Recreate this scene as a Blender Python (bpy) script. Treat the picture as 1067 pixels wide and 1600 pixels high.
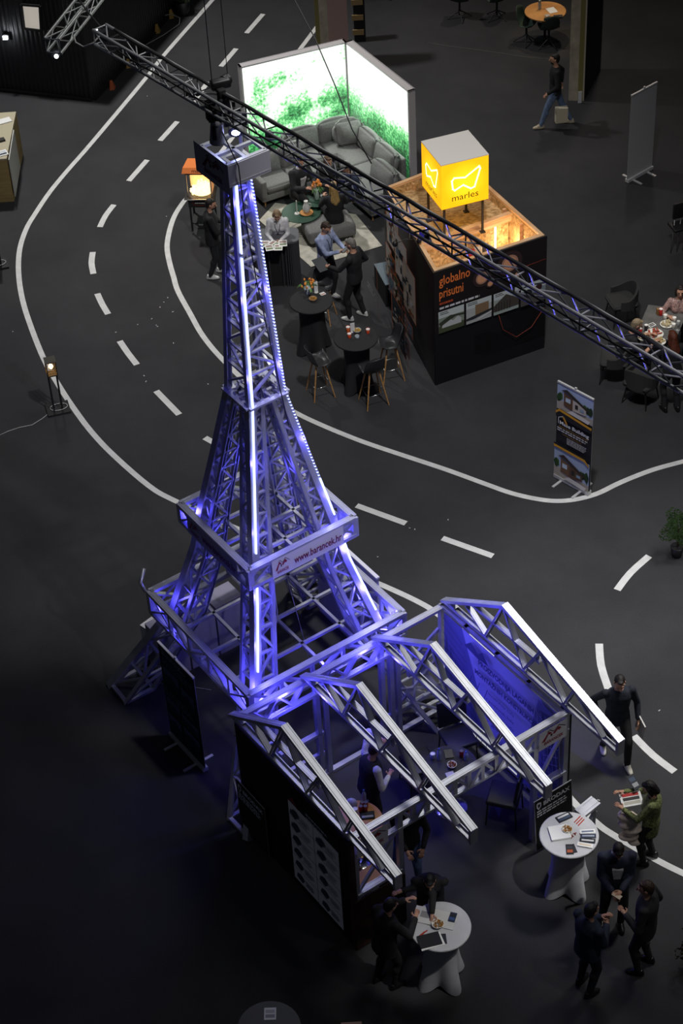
import bpy, bmesh, math, random
import numpy as np
from mathutils import Vector, Matrix
random.seed(7)
SC = bpy.context.scene
for o in list(bpy.data.objects): bpy.data.objects.remove(o)
COL = SC.collection
V = Vector
# ------------------------------------------------------------------ camera
F_PX, PITCH, ROLL, CAM_H = 3167.4, math.radians(40.961), math.radians(-3.419), 22.5
cF = V((0, math.cos(PITCH), -math.sin(PITCH)))
_R0 = V((1, 0, 0)); _U0 = _R0.cross(cF)
cR = math.cos(ROLL) * _R0 + math.sin(ROLL) * _U0
cU = -math.sin(ROLL) * _R0 + math.cos(ROLL) * _U0
cam_d = bpy.data.cameras.new('camera'); cam = bpy.data.objects.new('camera', cam_d); COL.objects.link(cam)
cam_d.sensor_fit = 'VERTICAL'; cam_d.sensor_height = 24.0
cam_d.lens = F_PX * 24.0 / 1600.0
cam_d.clip_end = 300
m3 = Matrix((cR, cU, -cF)).transposed()
cam.matrix_world = Matrix.Translation((0, 0, CAM_H)) @ m3.to_4x4()
SC.camera = cam
def ray(px, py): return cF * F_PX + cR * (px - 533.5) - cU * (py - 800.0)
def G(px, py, z=0.0):
    """the point of the hall at height z that the photo shows at a pixel"""
    d = ray(px, py); t = (z - CAM_H) / d.z
    return V((0, 0, CAM_H)) + d * t
# ------------------------------------------------------------------ world, exposure, hall lamps
w = bpy.data.worlds.new('world'); SC.world = w; w.use_nodes = True
w.node_tree.nodes['Background'].inputs[0].default_value = (0.55, 0.6, 0.8, 1)
w.node_tree.nodes['Background'].inputs[1].default_value = 0.028
SC.view_settings.view_transform = 'Standard'; SC.view_settings.look = 'None'
SC.view_settings.exposure = 0.0; SC.view_settings.gamma = 1.0; SC.view_settings.use_curve_mapping = False
def spot(name, loc, aim, power, col, cone=60, blend=.6, r=.15):
    d = bpy.data.lights.new(name, 'SPOT'); d.energy = power; d.color = col; d.spot_size = math.radians(cone); d.spot_blend = blend; d.shadow_soft_size = r
    o = bpy.data.objects.new(name, d); COL.objects.link(o); o.location = loc
    o.rotation_euler = (V(aim) - V(loc)).to_track_quat('-Z', 'Y').to_euler(); return o
def softbox(name, loc, aim, power, col, size):
    d = bpy.data.lights.new(name, 'AREA'); d.shape = 'SQUARE'; d.size = size; d.energy = power; d.color = col
    o = bpy.data.objects.new(name, d); COL.objects.link(o); o.location = loc
    o.rotation_euler = (V(aim) - V(loc)).to_track_quat('-Z', 'Y').to_euler(); return o
def point(name, loc, power, col, r=.05):
    d = bpy.data.lights.new(name, 'POINT'); d.energy = power; d.color = col; d.shadow_soft_size = r
    o = bpy.data.objects.new(name, d); COL.objects.link(o); o.location = loc; return o
WH = (1, .985, .95)
spot('hall_lamp_right', (10, 24, 17), (4.6, 21.3, 0), 10500, (1, .99, .97), 36, 1, 1.3)
spot('hall_lamp_centre', (2.5, 21, 19), (.5, 28.6, 0), 6800, (1, .99, .98), 62, 1, .5)
spot('hall_lamp_front', (9.5, 8.5, 18), (-1.0, 21.6, 5.6), 4200, (.86, .84, 1), 19, .9, .3)
spot('hall_lamp_left', (-7, 42, 17), (-3.4, 38.6, 0), 9500, (1, .98, .95), 66, 1, .5)
spot('hall_lamp_aisle', (7.5, 13, 15), (3.9, 18.0, 0), 700, (1, .98, .95), 40, 1, .4)
spot('table_fill_spot', (6, 15, 13), (2.81, 17.73, 1), 2600, (1, .99, .97), 6.5, .6, .1)  # unseen narrow spot added to brighten the right white table
spot('table_fill_spot', (5, 13, 13), (.97, 16.35, 1), 1700, (1, .98, .97), 6.5, .6, .1)  # same added spot for the lower white table
spot('board_fill_spot', (-11, 12, 11), (-1.4, 17.6, 1.1), 190, (.9, .92, 1), 17, .8, .4)  # unseen spot added to lift the dark product board on the left wall
softbox('hall_softbox', (5.0, 22.3, 18), (.5, 17.5, 2.5), 250, (1, 1, .96), 3.0)
softbox('hall_softbox', (1.2, 31.5, 18), (.5, 19.5, 2.5), 260, (1, 1, 1), 3.0)
spot('hall_lamp_far', (8, 46, 15), (4.6, 39, 0), 2000, (1, .84, .68), 60, 1, .5)
spot('restaurant_lamp', (6.4, 29.6, 5.5), (5.9, 29.6, .75), 330, (1, .93, .82), 26, .7, .05)
spot('table_pendant_light', (5.3, 41.9, 4.5), (5.3, 41.9, .75), 130, (1, .8, .5), 30, .8, .05)
BLUE = (.09, .075, 1)
# ------------------------------------------------------------------ materials
_m = {}
def lin(c): return tuple((x / 12.92 if x <= .04045 else ((x + .055) / 1.055) ** 2.4) for x in c)
def hexc(h): h = h.lstrip('#'); return lin(tuple(int(h[i:i + 2], 16) / 255 for i in (0, 2, 4)))
def mat(name, col, rough=.6, metal=0., noise=0., nscale=20., bump=0., emit=0., spec=.5, ecol=None, coat=0.):
    if name in _m: return _m[name]
    m = bpy.data.materials.new(name); m.use_nodes = True; nt = m.node_tree; b = nt.nodes['Principled BSDF']
    if isinstance(col, str): col = hexc(col)
    b.inputs['Base Color'].default_value = (*col, 1); b.inputs['Roughness'].default_value = rough
    b.inputs['Metallic'].default_value = metal; b.inputs['Specular IOR Level'].default_value = spec
    if coat: b.inputs['Coat Weight'].default_value = coat
    if emit:
        b.inputs['Emission Color'].default_value = (*(ecol or col), 1); b.inputs['Emission Strength'].default_value = emit
    if noise or bump:
        tc = nt.nodes.new('ShaderNodeTexCoord'); n = nt.nodes.new('ShaderNodeTexNoise'); n.inputs['Scale'].default_value = nscale; n.inputs['Detail'].default_value = 6
        nt.links.new(tc.outputs['Object'], n.inputs['Vector'])
        if noise:
            r = nt.nodes.new('ShaderNodeMapRange'); r.inputs[1].default_value = .3; r.inputs[2].default_value = .7
            r.inputs[3].default_value = 1 - noise; r.inputs[4].default_value = 1 + noise
            mx = nt.nodes.new('ShaderNodeVectorMath'); mx.operation = 'SCALE'; mx.inputs[0].default_value = col
            nt.links.new(n.outputs[0], r.inputs[0]); nt.links.new(r.outputs[0], mx.inputs['Scale']); nt.links.new(mx.outputs[0], b.inputs['Base Color'])
        if bump:
            bp = nt.nodes.new('ShaderNodeBump'); bp.inputs['Strength'].default_value = bump; bp.inputs['Distance'].default_value = .02
            nt.links.new(n.outputs[0], bp.inputs['Height']); nt.links.new(bp.outputs[0], b.inputs['Normal'])
    _m[name] = m; return m
def C(h, rough=.7): return mat('paint_' + h.strip('#') + ('' if rough == .7 else '_%d' % (rough * 100)), h, rough)
STEEL = mat('galvanised_steel', (.60, .61, .66), .36, .62, noise=.10, nscale=5)
STEELD = mat('steel_dark', (.42, .42, .46), .45, .4, noise=.2, nscale=12)
ALU = mat('truss_aluminium', (.30, .30, .31), .42, .4)
BLK = mat('black_plastic', (.012, .012, .013), .45)
BLKM = mat('black_matte', (.010, .010, .011), .8)
CHROME = mat('chrome', (.8, .8, .8), .15, 1)
WHT = mat('white_paint', (.8, .8, .8), .5)
PAPER = mat('paper_white', (.82, .82, .8), .7)
def floor_mat():
    m = bpy.data.materials.new('dark_carpet'); m.use_nodes = True; nt = m.node_tree; b = nt.nodes['Principled BSDF']
    tc = nt.nodes.new('ShaderNodeTexCoord')
    n1 = nt.nodes.new('ShaderNodeTexNoise'); n1.inputs['Scale'].default_value = 90; n1.inputs['Detail'].default_value = 4
    n2 = nt.nodes.new('ShaderNodeTexNoise'); n2.inputs['Scale'].default_value = .55; n2.inputs['Detail'].default_value = 7; n2.inputs['Roughness'].default_value = .62
    for n in (n1, n2): nt.links.new(tc.outputs['Object'], n.inputs['Vector'])
    cr = nt.nodes.new('ShaderNodeValToRGB'); cr.color_ramp.elements[0].position = .3; cr.color_ramp.elements[0].color = (.034, .034, .037, 1)
    cr.color_ramp.elements[1].position = .72; cr.color_ramp.elements[1].color = (.050, .050, .053, 1)
    nt.links.new(n2.outputs[0], cr.inputs[0])
    mr = nt.nodes.new('ShaderNodeMapRange'); mr.inputs[1].default_value = .3; mr.inputs[2].default_value = .7; mr.inputs[3].default_value = .75; mr.inputs[4].default_value = 1.25
    nt.links.new(n1.outputs[0], mr.inputs[0])
    sc = nt.nodes.new('ShaderNodeVectorMath'); sc.operation = 'SCALE'; nt.links.new(cr.outputs[0], sc.inputs[0]); nt.links.new(mr.outputs[0], sc.inputs['Scale'])
    nt.links.new(sc.outputs[0], b.inputs['Base Color']); b.inputs['Roughness'].default_value = .95; b.inputs['Specular IOR Level'].default_value = .15
    bp = nt.nodes.new('ShaderNodeBump'); bp.inputs['Strength'].default_value = .25; bp.inputs['Distance'].default_value = .01
    nt.links.new(n1.outputs[0], bp.inputs['Height']); nt.links.new(bp.outputs[0], b.inputs['Normal'])
    return m
def wood_mat(name, c1, c2, scale=3., dirz=False, rough=.5):
    m = bpy.data.materials.new(name); m.use_nodes = True; nt = m.node_tree; b = nt.nodes['Principled BSDF']
    tc = nt.nodes.new('ShaderNodeTexCoord'); mp = nt.nodes.new('ShaderNodeMapping'); mp.inputs['Scale'].default_value = (1, 1, 12) if not dirz else (12, 12, 1)
    n = nt.nodes.new('ShaderNodeTexNoise'); n.inputs['Scale'].default_value = scale; n.inputs['Detail'].default_value = 8
    cr = nt.nodes.new('ShaderNodeValToRGB'); cr.color_ramp.elements[0].position = .35; cr.color_ramp.elements[1].position = .65
    cr.color_ramp.elements[0].color = (*hexc(c1), 1); cr.color_ramp.elements[1].color = (*hexc(c2), 1)
    nt.links.new(tc.outputs['Object'], mp.inputs[0]); nt.links.new(mp.outputs[0], n.inputs['Vector']); nt.links.new(n.outputs[0], cr.inputs[0]); nt.links.new(cr.outputs[0], b.inputs['Base Color'])
    b.inputs['Roughness'].default_value = rough; return m
def osb_mat(name, c1, c2):
    m = bpy.data.materials.new(name); m.use_nodes = True; nt = m.node_tree; b = nt.nodes['Principled BSDF']
    tc = nt.nodes.new('ShaderNodeTexCoord'); v = nt.nodes.new('ShaderNodeTexVoronoi'); v.inputs['Scale'].default_value = 16
    n = nt.nodes.new('ShaderNodeTexNoise'); n.inputs['Scale'].default_value = 5; n.inputs['Distortion'].default_value = 2.
    mp = nt.nodes.new('ShaderNodeMapping'); mp.inputs['Scale'].default_value = (1, 2.6, 1.4); mp.inputs['Rotation'].default_value = (0, 0, .7)
    nt.links.new(tc.outputs['Object'], mp.inputs[0]); nt.links.new(mp.outputs[0], v.inputs['Vector']); nt.links.new(tc.outputs['Object'], n.inputs['Vector'])
    mx = nt.nodes.new('ShaderNodeMix'); mx.data_type = 'FLOAT'; mx.inputs[0].default_value = .5
    nt.links.new(v.outputs['Color'], mx.inputs[2]); nt.links.new(n.outputs[0], mx.inputs[3])
    cr = nt.nodes.new('ShaderNodeValToRGB'); cr.color_ramp.elements[0].position = .25; cr.color_ramp.elements[1].position = .7
    cr.color_ramp.elements[0].color = (*hexc(c1), 1); cr.color_ramp.elements[1].color = (*hexc(c2), 1)
    nt.links.new(mx.outputs[0], cr.inputs[0]); nt.links.new(cr.outputs[0], b.inputs['Base Color']); b.inputs['Roughness'].default_value = .75; return m
OSB = osb_mat('osb_board', '#8d6c42', '#d8b888')
PINE = wood_mat('pine_timber', '#c79a6a', '#e6bf94', 2)
OAK = wood_mat('oak_leg', '#a97c48', '#c99a62', 3)
OAKT = wood_mat('oak_top', '#b07a42', '#cf9758', 2)
# ------------------------------------------------------------------ mesh building
def tagit(o, label=None, cat=None, group=None, kind=None):
    if label: o['label'] = label
    if cat: o['category'] = cat; o['kind'] = 'thing'
    if group: o['group'] = group
    if kind: o['kind'] = kind
    return o
def empty(name, loc, rz=0., label=None, cat=None, group=None, kind=None):
    o = bpy.data.objects.new(name, None); COL.objects.link(o); o.location = loc; o.rotation_euler = (0, 0, rz); o.empty_display_size = .1
    return tagit(o, label, cat, group, kind)
def wm(o):
    m = Matrix.LocRotScale(o.location, o.rotation_euler, o.scale)
    return wm(o.parent) @ m if o.parent else m
def perp(d, hint=None):
    d = d.normalized(); h = V(hint) if hint is not None else (V((0, 0, 1)) if abs(d.z) < .95 else V((1, 0, 0)))
    s = h - d * h.dot(d)
    if s.length < 1e-6: s = d.orthogonal()
    return s.normalized()
CH = [(-.5, -.5), (-.36, -.5), (-.36, -.42), (-.44, -.42), (-.44, .36), (.44, .36), (.44, -.42), (.36, -.42), (.36, -.5), (.5, -.5), (.5, .5), (.34, .5), (.31, .43), (.27, .43), (.24, .5), (-.24, .5), (-.27, .43), (-.31, .43), (-.34, .5), (-.5, .5)]
CHU = [(x, -y) for x, y in CH[::-1]]
class MB:
    """collects shapes into one mesh; T maps local numbers to where they stand"""
    def __init__(s, T=None): s.v = []; s.f = []; s.mi = []; s.T = T; s.m = 0; s.sm = []; s.smooth = False
    def add(s, vs, fs, T=None):
        n = len(s.v); T = T or s.T
        s.v += [tuple(T @ V(v)) if T else tuple(v) for v in vs]
        s.f += [tuple(i + n for i in f) for f in fs]; s.mi += [s.m] * len(fs); s.sm += [s.smooth] * len(fs); return s
    def box(s, c, d, rz=0., R=None):
        c = V(c); M = (R or Matrix.Rotation(rz, 3, 'Z')); vs = [c + M @ V((x * d[0] / 2, y * d[1] / 2, z * d[2] / 2)) for x in (-1, 1) for y in (-1, 1) for z in (-1, 1)]
        return s.add(vs, [(0, 1, 3, 2), (4, 6, 7, 5), (0, 4, 5, 1), (2, 3, 7, 6), (0, 2, 6, 4), (1, 5, 7, 3)])
    def bbox(s, x0, x1, y0, y1, z0, z1): return s.box(((x0 + x1) / 2, (y0 + y1) / 2, (z0 + z1) / 2), (abs(x1 - x0), abs(y1 - y0), abs(z1 - z0)))
    def rbox(s, c, d, r=.03, rz=0., seg=3, puff=0.):
        """rounded box; puff swells the faces like a cushion"""
        bm = bmesh.new(); bmesh.ops.create_cube(bm, size=1)
        for v in bm.verts: v.co = V((v.co.x * d[0], v.co.y * d[1], v.co.z * d[2]))
        if puff: bmesh.ops.subdivide_edges(bm, edges=bm.edges[:], cuts=3, use_grid_fill=True)
        if puff:
            for v in bm.verts:
                a, b_, e = (2 * v.co.x / d[0]) ** 2, (2 * v.co.y / d[1]) ** 2, (2 * v.co.z / d[2]) ** 2
                k = V((v.co.x * (1 - b_) * (1 - e) * puff / d[0] * 2, v.co.y * (1 - a) * (1 - e) * puff / d[1] * 2, v.co.z * (1 - a) * (1 - b_) * puff / d[2] * 2)); v.co += k
        ed = [e for e in bm.edges if len(e.link_faces) == 2 and e.calc_face_angle(0) > .9]
        bmesh.ops.bevel(bm, geom=ed, offset=min(r, min(d) * .45), segments=seg, affect='EDGES', profile=.5)
        M = Matrix.Rotation(rz, 3, 'Z') if not isinstance(rz, Matrix) else rz; c = V(c); bm.verts.index_update()
        sm = s.smooth; s.smooth = True
        s.add([c + M @ v.co for v in bm.verts], [tuple(v.index for v in f.verts) for f in bm.faces]); s.smooth = sm; bm.free(); return s
    def prof(s, p, q, up, w, h, poly):
        p, q = V(p), V(q); d = q - p; u = perp(d, up); a = d.normalized().cross(u); n = len(poly)
        vs = [e + a * x * w + u * y * h for e in (p, q) for x, y in poly]
        fs = [(i, (i + 1) % n, n + (i + 1) % n, n + i) for i in range(n)] + [tuple(range(n))[::-1], tuple(range(n, 2 * n))]
        return s.add(vs, fs)
    def bar(s, p, q, w, h=None, up=None): return s.prof(p, q, up, w, h or w, [(-.5, -.5), (.5, -.5), (.5, .5), (-.5, .5)])
    def chan(s, p, q, w, h, up=None): return s.prof(p, q, up, w, h, CH)
    def chanu(s, p, q, w, h, up=None): return s.prof(p, q, up, w, h, CHU)
    def cyl(s, p, q, r1, r2=None, n=12, cap=True):
        p, q = V(p), V(q); r2 = r1 if r2 is None else r2; d = q - p; u = perp(d); a = d.normalized().cross(u)
        vs = [e + (a * math.cos(t) + u * math.sin(t)) * r for e, r in ((p, r1), (q, r2)) for t in [2 * math.pi * i / n for i in range(n)]]
        sm = s.smooth; s.smooth = True
        s.add(vs, [(i, (i + 1) % n, n + (i + 1) % n, n + i) for i in range(n)]); s.smooth = False
        if cap: s.add(vs, [tuple(range(n))[::-1], tuple(range(n, 2 * n))])
        s.smooth = sm; return s
    def tube(s, pts, r, n=6):
        pts = [V(p) for p in pts]; sm = s.smooth; s.smooth = True; vs = []; fs = []; u = None
        for i, p in enumerate(pts):
            d = (pts[min(i + 1, len(pts) - 1)] - pts[max(i - 1, 0)]).normalized()
            u = perp(d, u if u is not None and abs(d.dot(u)) < .95 else None); a = d.cross(u)
            vs += [p + (a * math.cos(t) + u * math.sin(t)) * r for t in [2 * math.pi * k / n for k in range(n)]]
        for i in range(len(pts) - 1): fs += [(i * n + k, i * n + (k + 1) % n, (i + 1) * n + (k + 1) % n, (i + 1) * n + k) for k in range(n)]
        fs += [tuple(range(n))[::-1], tuple(range(len(vs) - n, len(vs)))]
        s.add(vs, fs); s.smooth = sm; return s
    def lathe(s, prof, c=(0, 0, 0), n=24, lob=None):
        """prof: list of (radius, z); lob(theta, i) scales the radius"""
        c = V(c); vs = []; fs = []; k = len(prof)
        for r, z in prof:
            for j in range(n):
                t = 2 * math.pi * j / n; rr, dz = (lob(t, r, z) if lob else (r, 0)); vs.append(c + V((rr * math.cos(t), rr * math.sin(t), z + dz)))
        for i in range(k - 1): fs += [(i * n + j, i * n + (j + 1) % n, (i + 1) * n + (j + 1) % n, (i + 1) * n + j) for j in range(n)]
        sm = s.smooth; s.smooth = True; s.add(vs, fs); s.smooth = False
        s.add(vs, [tuple(range(n))[::-1], tuple(range((k - 1) * n, k * n))]); s.smooth = sm; return s
    def ell(s, c, r, n=12, R=None):
        c = V(c); r = (r, r, r) if not hasattr(r, '__len__') else r; k = n // 2 + 1; vs = []; fs = []
        for i in range(1, k):
            ph = math.pi * i / k
            for j in range(n):
                t = 2 * math.pi * j / n; q = V((r[0] * math.sin(ph) * math.cos(t), r[1] * math.sin(ph) * math.sin(t), r[2] * math.cos(ph))); vs.append(c + (R @ q if R else q))
        m = len(vs); q1, q2 = V((0, 0, r[2])), V((0, 0, -r[2])); vs += [c + (R @ q1 if R else q1), c + (R @ q2 if R else q2)]
        for i in range(k - 2): fs += [(i * n + j, (i + 1) * n + j, (i + 1) * n + (j + 1) % n, i * n + (j + 1) % n) for j in range(n)]
        fs += [(m, j, (j + 1) % n) for j in range(n)] + [(m + 1, (k - 2) * n + (j + 1) % n, (k - 2) * n + j) for j in range(n)]
        sm = s.smooth; s.smooth = True; s.add(vs, fs); s.smooth = sm; return s
    def caps(s, p, q, r1, r2, n=12):
        p, q = V(p), V(q); d = q - p; L = d.length
        if L < 1e-5: return s.ell(p, max(r1, r2), n)
        pr = []
        for i in range(0, 4): a = math.pi / 2 * i / 3; pr.append((max(r1 * math.sin(a), 1e-4), -r1 * math.cos(a)))
        for i in range(0, 4): a = math.pi / 2 * i / 3; pr.append((max(r2 * math.cos(a), 1e-4), L + r2 * math.sin(a)))
        R = d.to_track_quat('Z', 'Y').to_matrix().to_4x4(); T = Matrix.Translation(p) @ R
        b = MB(); b.lathe(pr, n=n); sm = s.smooth; s.smooth = True; s.add([T @ V(v) for v in b.v], b.f); s.smooth = sm; return s
    def poly(s, pts, thick=None):
        """flat outline; thick = extrusion vector"""
        n = len(pts); pts = [V(p) for p in pts]
        if thick is None: return s.add(pts, [tuple(range(n))])
        t = V(thick); vs = pts + [p + t for p in pts]
        return s.add(vs, [tuple(range(n))[::-1], tuple(range(n, 2 * n))] + [(i, (i + 1) % n, n + (i + 1) % n, n + i) for i in range(n)])
    def build(s, name, mats, parent=None, local=False, **kw):
        """vertices are in the hall's coordinates unless local=True (then in the parent's)"""
        me = bpy.data.meshes.new(name); vs = s.v
        if parent is not None and not local:
            iv = wm(parent).inverted(); vs = [iv @ V(v) for v in vs]
        org = V((0, 0, 0))
        if parent is None and not local and vs:
            a = np.array(vs); org = V(((a[:, 0].min() + a[:, 0].max()) / 2, (a[:, 1].min() + a[:, 1].max()) / 2, a[:, 2].min())); vs = [V(v) - org for v in vs]
        me.from_pydata([tuple(v) for v in vs], [], s.f)
        for m in (mats if isinstance(mats, (list, tuple)) else [mats]): me.materials.append(m)
        me.polygons.foreach_set('material_index', s.mi); me.polygons.foreach_set('use_smooth', s.sm); me.update()
        bm = bmesh.new(); bm.from_mesh(me); bmesh.ops.recalc_face_normals(bm, faces=bm.faces); bm.to_mesh(me); bm.free()
        o = bpy.data.objects.new(name, me); COL.objects.link(o); o.location = org
        if parent is not None: o.parent = parent
        return tagit(o, **kw)
_fonts = {}
def text_mesh(txt, bold=0.):
    key = (txt, bold)
    if key in _fonts: return _fonts[key]
    cu = bpy.data.curves.new('t', 'FONT'); cu.body = txt; cu.offset = bold; cu.resolution_u = 2
    ob = bpy.data.objects.new('t', cu); COL.objects.link(ob); dg = bpy.context.evaluated_depsgraph_get(); dg.update()
    me = bpy.data.meshes.new_from_object(ob.evaluated_get(dg)); vs = np.array([v.co[:] for v in me.vertices]); fs = [tuple(p.vertices) for p in me.polygons]
    bpy.data.objects.remove(ob); bpy.data.curves.remove(cu); bpy.data.meshes.remove(me)
    mn, mx = vs.min(0), vs.max(0); vs = (vs - mn) / np.maximum(mx - mn, 1e-6); _fonts[key] = (vs, fs, float((mx - mn)[0] / (mx - mn)[1])); return _fonts[key]
class Sheet(MB):
    """printed face: origin O, unit axes X (across) and Y (up), size W x H; shapes are given in 0..1 of the face"""
    def __init__(s, O, X, Y, W, H, base):
        super().__init__(); s.O, s.X, s.Y, s.W, s.H = V(O), V(X).normalized(), V(Y).normalized(), W, H; s.N = s.X.cross(s.Y); s.mats = [base]; s.lay = 0
        s.rect(0, 0, 1, 1, base)
    def P(s, a, b): return s.O + s.X * a * s.W + s.Y * b * s.H + s.N * (.0012 * s.lay)
    def setm(s, m):
        m = C(m) if isinstance(m, str) else m
        if m not in s.mats: s.mats.append(m)
        s.m = s.mats.index(m); s.lay += 1
    def rect(s, a0, b0, a1, b1, m): s.setm(m); s.add([s.P(a0, b0), s.P(a1, b0), s.P(a1, b1), s.P(a0, b1)], [(0, 1, 2, 3)]); return s
    def pg(s, pts, m): s.setm(m); s.add([s.P(*q) for q in pts], [tuple(range(len(pts)))]); return s
    def disc(s, a, b, r, m, n=20): return s.pg([(a + r * math.cos(2 * math.pi * i / n), b + r * s.W / s.H * math.sin(2 * math.pi * i / n)) for i in range(n)], m)
    def line(s, pts, wd, m, close=False):
        s.setm(m); P = [V((q[0] * s.W, q[1] * s.H, 0)) for q in pts]
        if close: P.append(P[0])
        for p, q in zip(P[:-1], P[1:]):
            d = (q - p).normalized(); n = V((-d.y, d.x, 0)) * wd / 2; e = d * wd * .45
            s.add([s.P(x.x / s.W, x.y / s.H) for x in (p - n - e, q - n + e, q + n + e, p + n - e)], [(0, 1, 2, 3)])
        return s
    def text(s, txt, a0, b0, a1, b1, m, bold=0.):
        vs, fs, _ = text_mesh(txt, bold); s.setm(m)
        s.add([s.P(a0 + v[0] * (a1 - a0), b0 + v[1] * (b1 - b0)) for v in vs], fs); return s
    def lines(s, a0, b0, a1, b1, n, m, seed=1):
        """rows of small unreadable print, as broken bars"""
        r = random.Random(seed); h = (b1 - b0) / n
        for i in range(n):
            a = a0
            end = a1 - r.random() * (a1 - a0) * .25
            s.setm(m); 
            while a < end:
                wd = (a1 - a0) * (.05 + .1 * r.random()); e = min(a + wd, end); y = b1 - (i + .75) * h
                s.add([s.P(a, y), s.P(e, y), s.P(e, y + h * .5), s.P(a, y + h * .5)], [(0, 1, 2, 3)]); a = e + (a1 - a0) * .025
            s.lay -= 1
        s.lay += 1; return s
    def done(s, name, parent=None, **kw): return s.build(name, s.mats, parent, **kw)
def logo_house(sh, a0, b0, a1, b1, red='#9c1530', dk='#401a26', word='BARANCEK'):
    """two pitched red roofs over a word"""
    f = lambda x, y: (a0 + x * (a1 - a0), b0 + y * (b1 - b0))
    sh.pg([f(0, .34), f(.30, .90), f(.44, .72), f(.37, .64), f(.30, .72), f(.15, .34)], red)
    sh.pg([f(.46, .60), f(.70, .90), f(.84, .72), f(.74, .62), f(.68, .70), f(.56, .54)], red)
    sh.line([f(.25, .90), f(.34, .99), f(.52, .74), f(.72, .99), f(1, .70)], (a1 - a0) * sh.W * .03, dk)
    sh.rect(*f(.38, .5), *f(.45, .66), dk)
    sh.text(word, *f(.12, .1), *f(.92, .32), red, .02)
def mini_house(sh, x0, y0, x1, y1, seed=0, wall='#cfc4b4', wood='#6b4a34', sky='#aebfdc', grd='#b6ada0'):
    """small landscape picture: sky, trees, a house with slanting roof, terrace"""
    r = random.Random(seed); f = lambda x, y: (x0 + x * (x1 - x0), y0 + y * (y1 - y0))
    sh.rect(x0, y0, x1, y1, sky)
    sh.pg([f(0, 0), f(1, 0), f(1, .22), f(.5, .3), f(0, .38)], grd)
    for k in range(7):
        x = [.02, .1, .85, .93, .78, .97, .05][k]; c = f(min(max(x, .06), .94), .4 + r.random() * .12)
        n = 9; rr = .06; pts = []
        for i in range(n):
            t = 6.283 * i / n; q = .75 + .5 * r.random(); pts.append((min(max(c[0] + (x1 - x0) * rr * q * math.cos(t), x0), x1), min(max(c[1] + (y1 - y0) * .14 * q * math.sin(t), y0), y1)))
        sh.pg(pts, ['#2e4a26', '#41602f', '#24391f'][k % 3])
    sh.pg([f(.2, .25), f(.45, .2), f(.45, .62), f(.2, .72)], wood)
    sh.pg([f(.45, .2), f(.82, .26), f(.82, .52), f(.45, .62)], wall)
    sh.pg([f(.12, .76), f(.28, .88), f(.9, .5), f(.86, .44), f(.3, .74)], '#3c2f28')
    sh.rect(*f(.25, .42), *f(.39, .58), '#c9dbe8'); sh.rect(*f(.52, .34), *f(.6, .5), '#2b2a2c'); sh.rect(*f(.66, .34), *f(.77, .44), '#8fa9bd')
    sh.pg([f(.3, .05), f(.9, .0), f(.95, .14), f(.45, .2)], '#e4e0d8')
# ================================================================== the setting: floor and the taped road
fb = MB(); fb.add([(-40, -5, 0), (40, -5, 0), (40, 80, 0), (-40, 80, 0)], [(0, 1, 2, 3)]); fb.build('floor', floor_mat(), kind='structure')
TAPE = mat('road_tape', (.64, .64, .63), .6, noise=.1, nscale=6)
def smooth_path(P, sub=5):
    out = []
    for i in range(len(P) - 1):
        p0, p1, p2, p3 = P[max(i - 1, 0)], P[i], P[i + 1], P[min(i + 2, len(P) - 1)]
        for k in range(sub):
            t = k / sub; out.append(.5 * ((2 * p1) + (p2 - p0) * t + (2 * p0 - 5 * p1 + 4 * p2 - p3) * t * t + (3 * p1 - p0 - 3 * p2 + p3) * t ** 3))
    out.append(P[-1]); return out
def strip(pix, wd, name, label=None, grp=None, sub=5, z=.004):
    P = [G(*q) for q in pix]; S = smooth_path(P, sub) if len(P) > 2 else P; b = MB(); L = []; Rr = []
    for i, p in enumerate(S):
        d = (S[min(i + 1, len(S) - 1)] - S[max(i - 1, 0)]).normalized(); n = V((-d.y, d.x, 0)) * wd / 2; L.append(p + n + V((0, 0, z))); Rr.append(p - n + V((0, 0, z)))
    n = len(S); vs = L + Rr
    b.add(vs, [(i, n + i, n + i + 1, i + 1) for i in range(n - 1)]); return b.build(name, TAPE, label=label, cat='floor marking', group=grp)
OUTER = [(345, -15), (332, 0), (258, 84), (233, 116), (184, 175), (135, 233), (105, 267), (78, 300), (55, 334), (41, 358), (31, 389), (29, 424), (34, 463), (46, 504), (69, 562), (96, 609), (118, 642), (143, 675), (176, 710), (231, 758), (272, 782), (380, 830), (500, 875), (596, 914), (660, 944), (692, 966), (760, 1018), (830, 1110), (880, 1225), (895, 1252), (932, 1286), (957, 1304), (1026, 1344), (1070, 1366)]
strip(OUTER, .105, 'road_edge_line', 'long white edge line curving along the outside of the taped road')
INNER = [(498, 38), (468, 78), (400, 168), (340, 245), (299, 302), (287, 315), (273, 337), (265, 360), (261, 386), (265, 411), (271, 432), (278, 455), (297, 490), (317, 525), (348, 562), (400, 610), (460, 644), (495, 661), (540, 680), (580, 695), (640, 715), (700, 735), (760, 757), (800, 771), (840, 780), (871, 783), (902, 780), (934, 771), (965, 756), (996, 743), (1027, 732), (1072, 720)]
strip(INNER, .105, 'road_edge_line', 'white edge line along the inside bend passing under the building banner')
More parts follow.
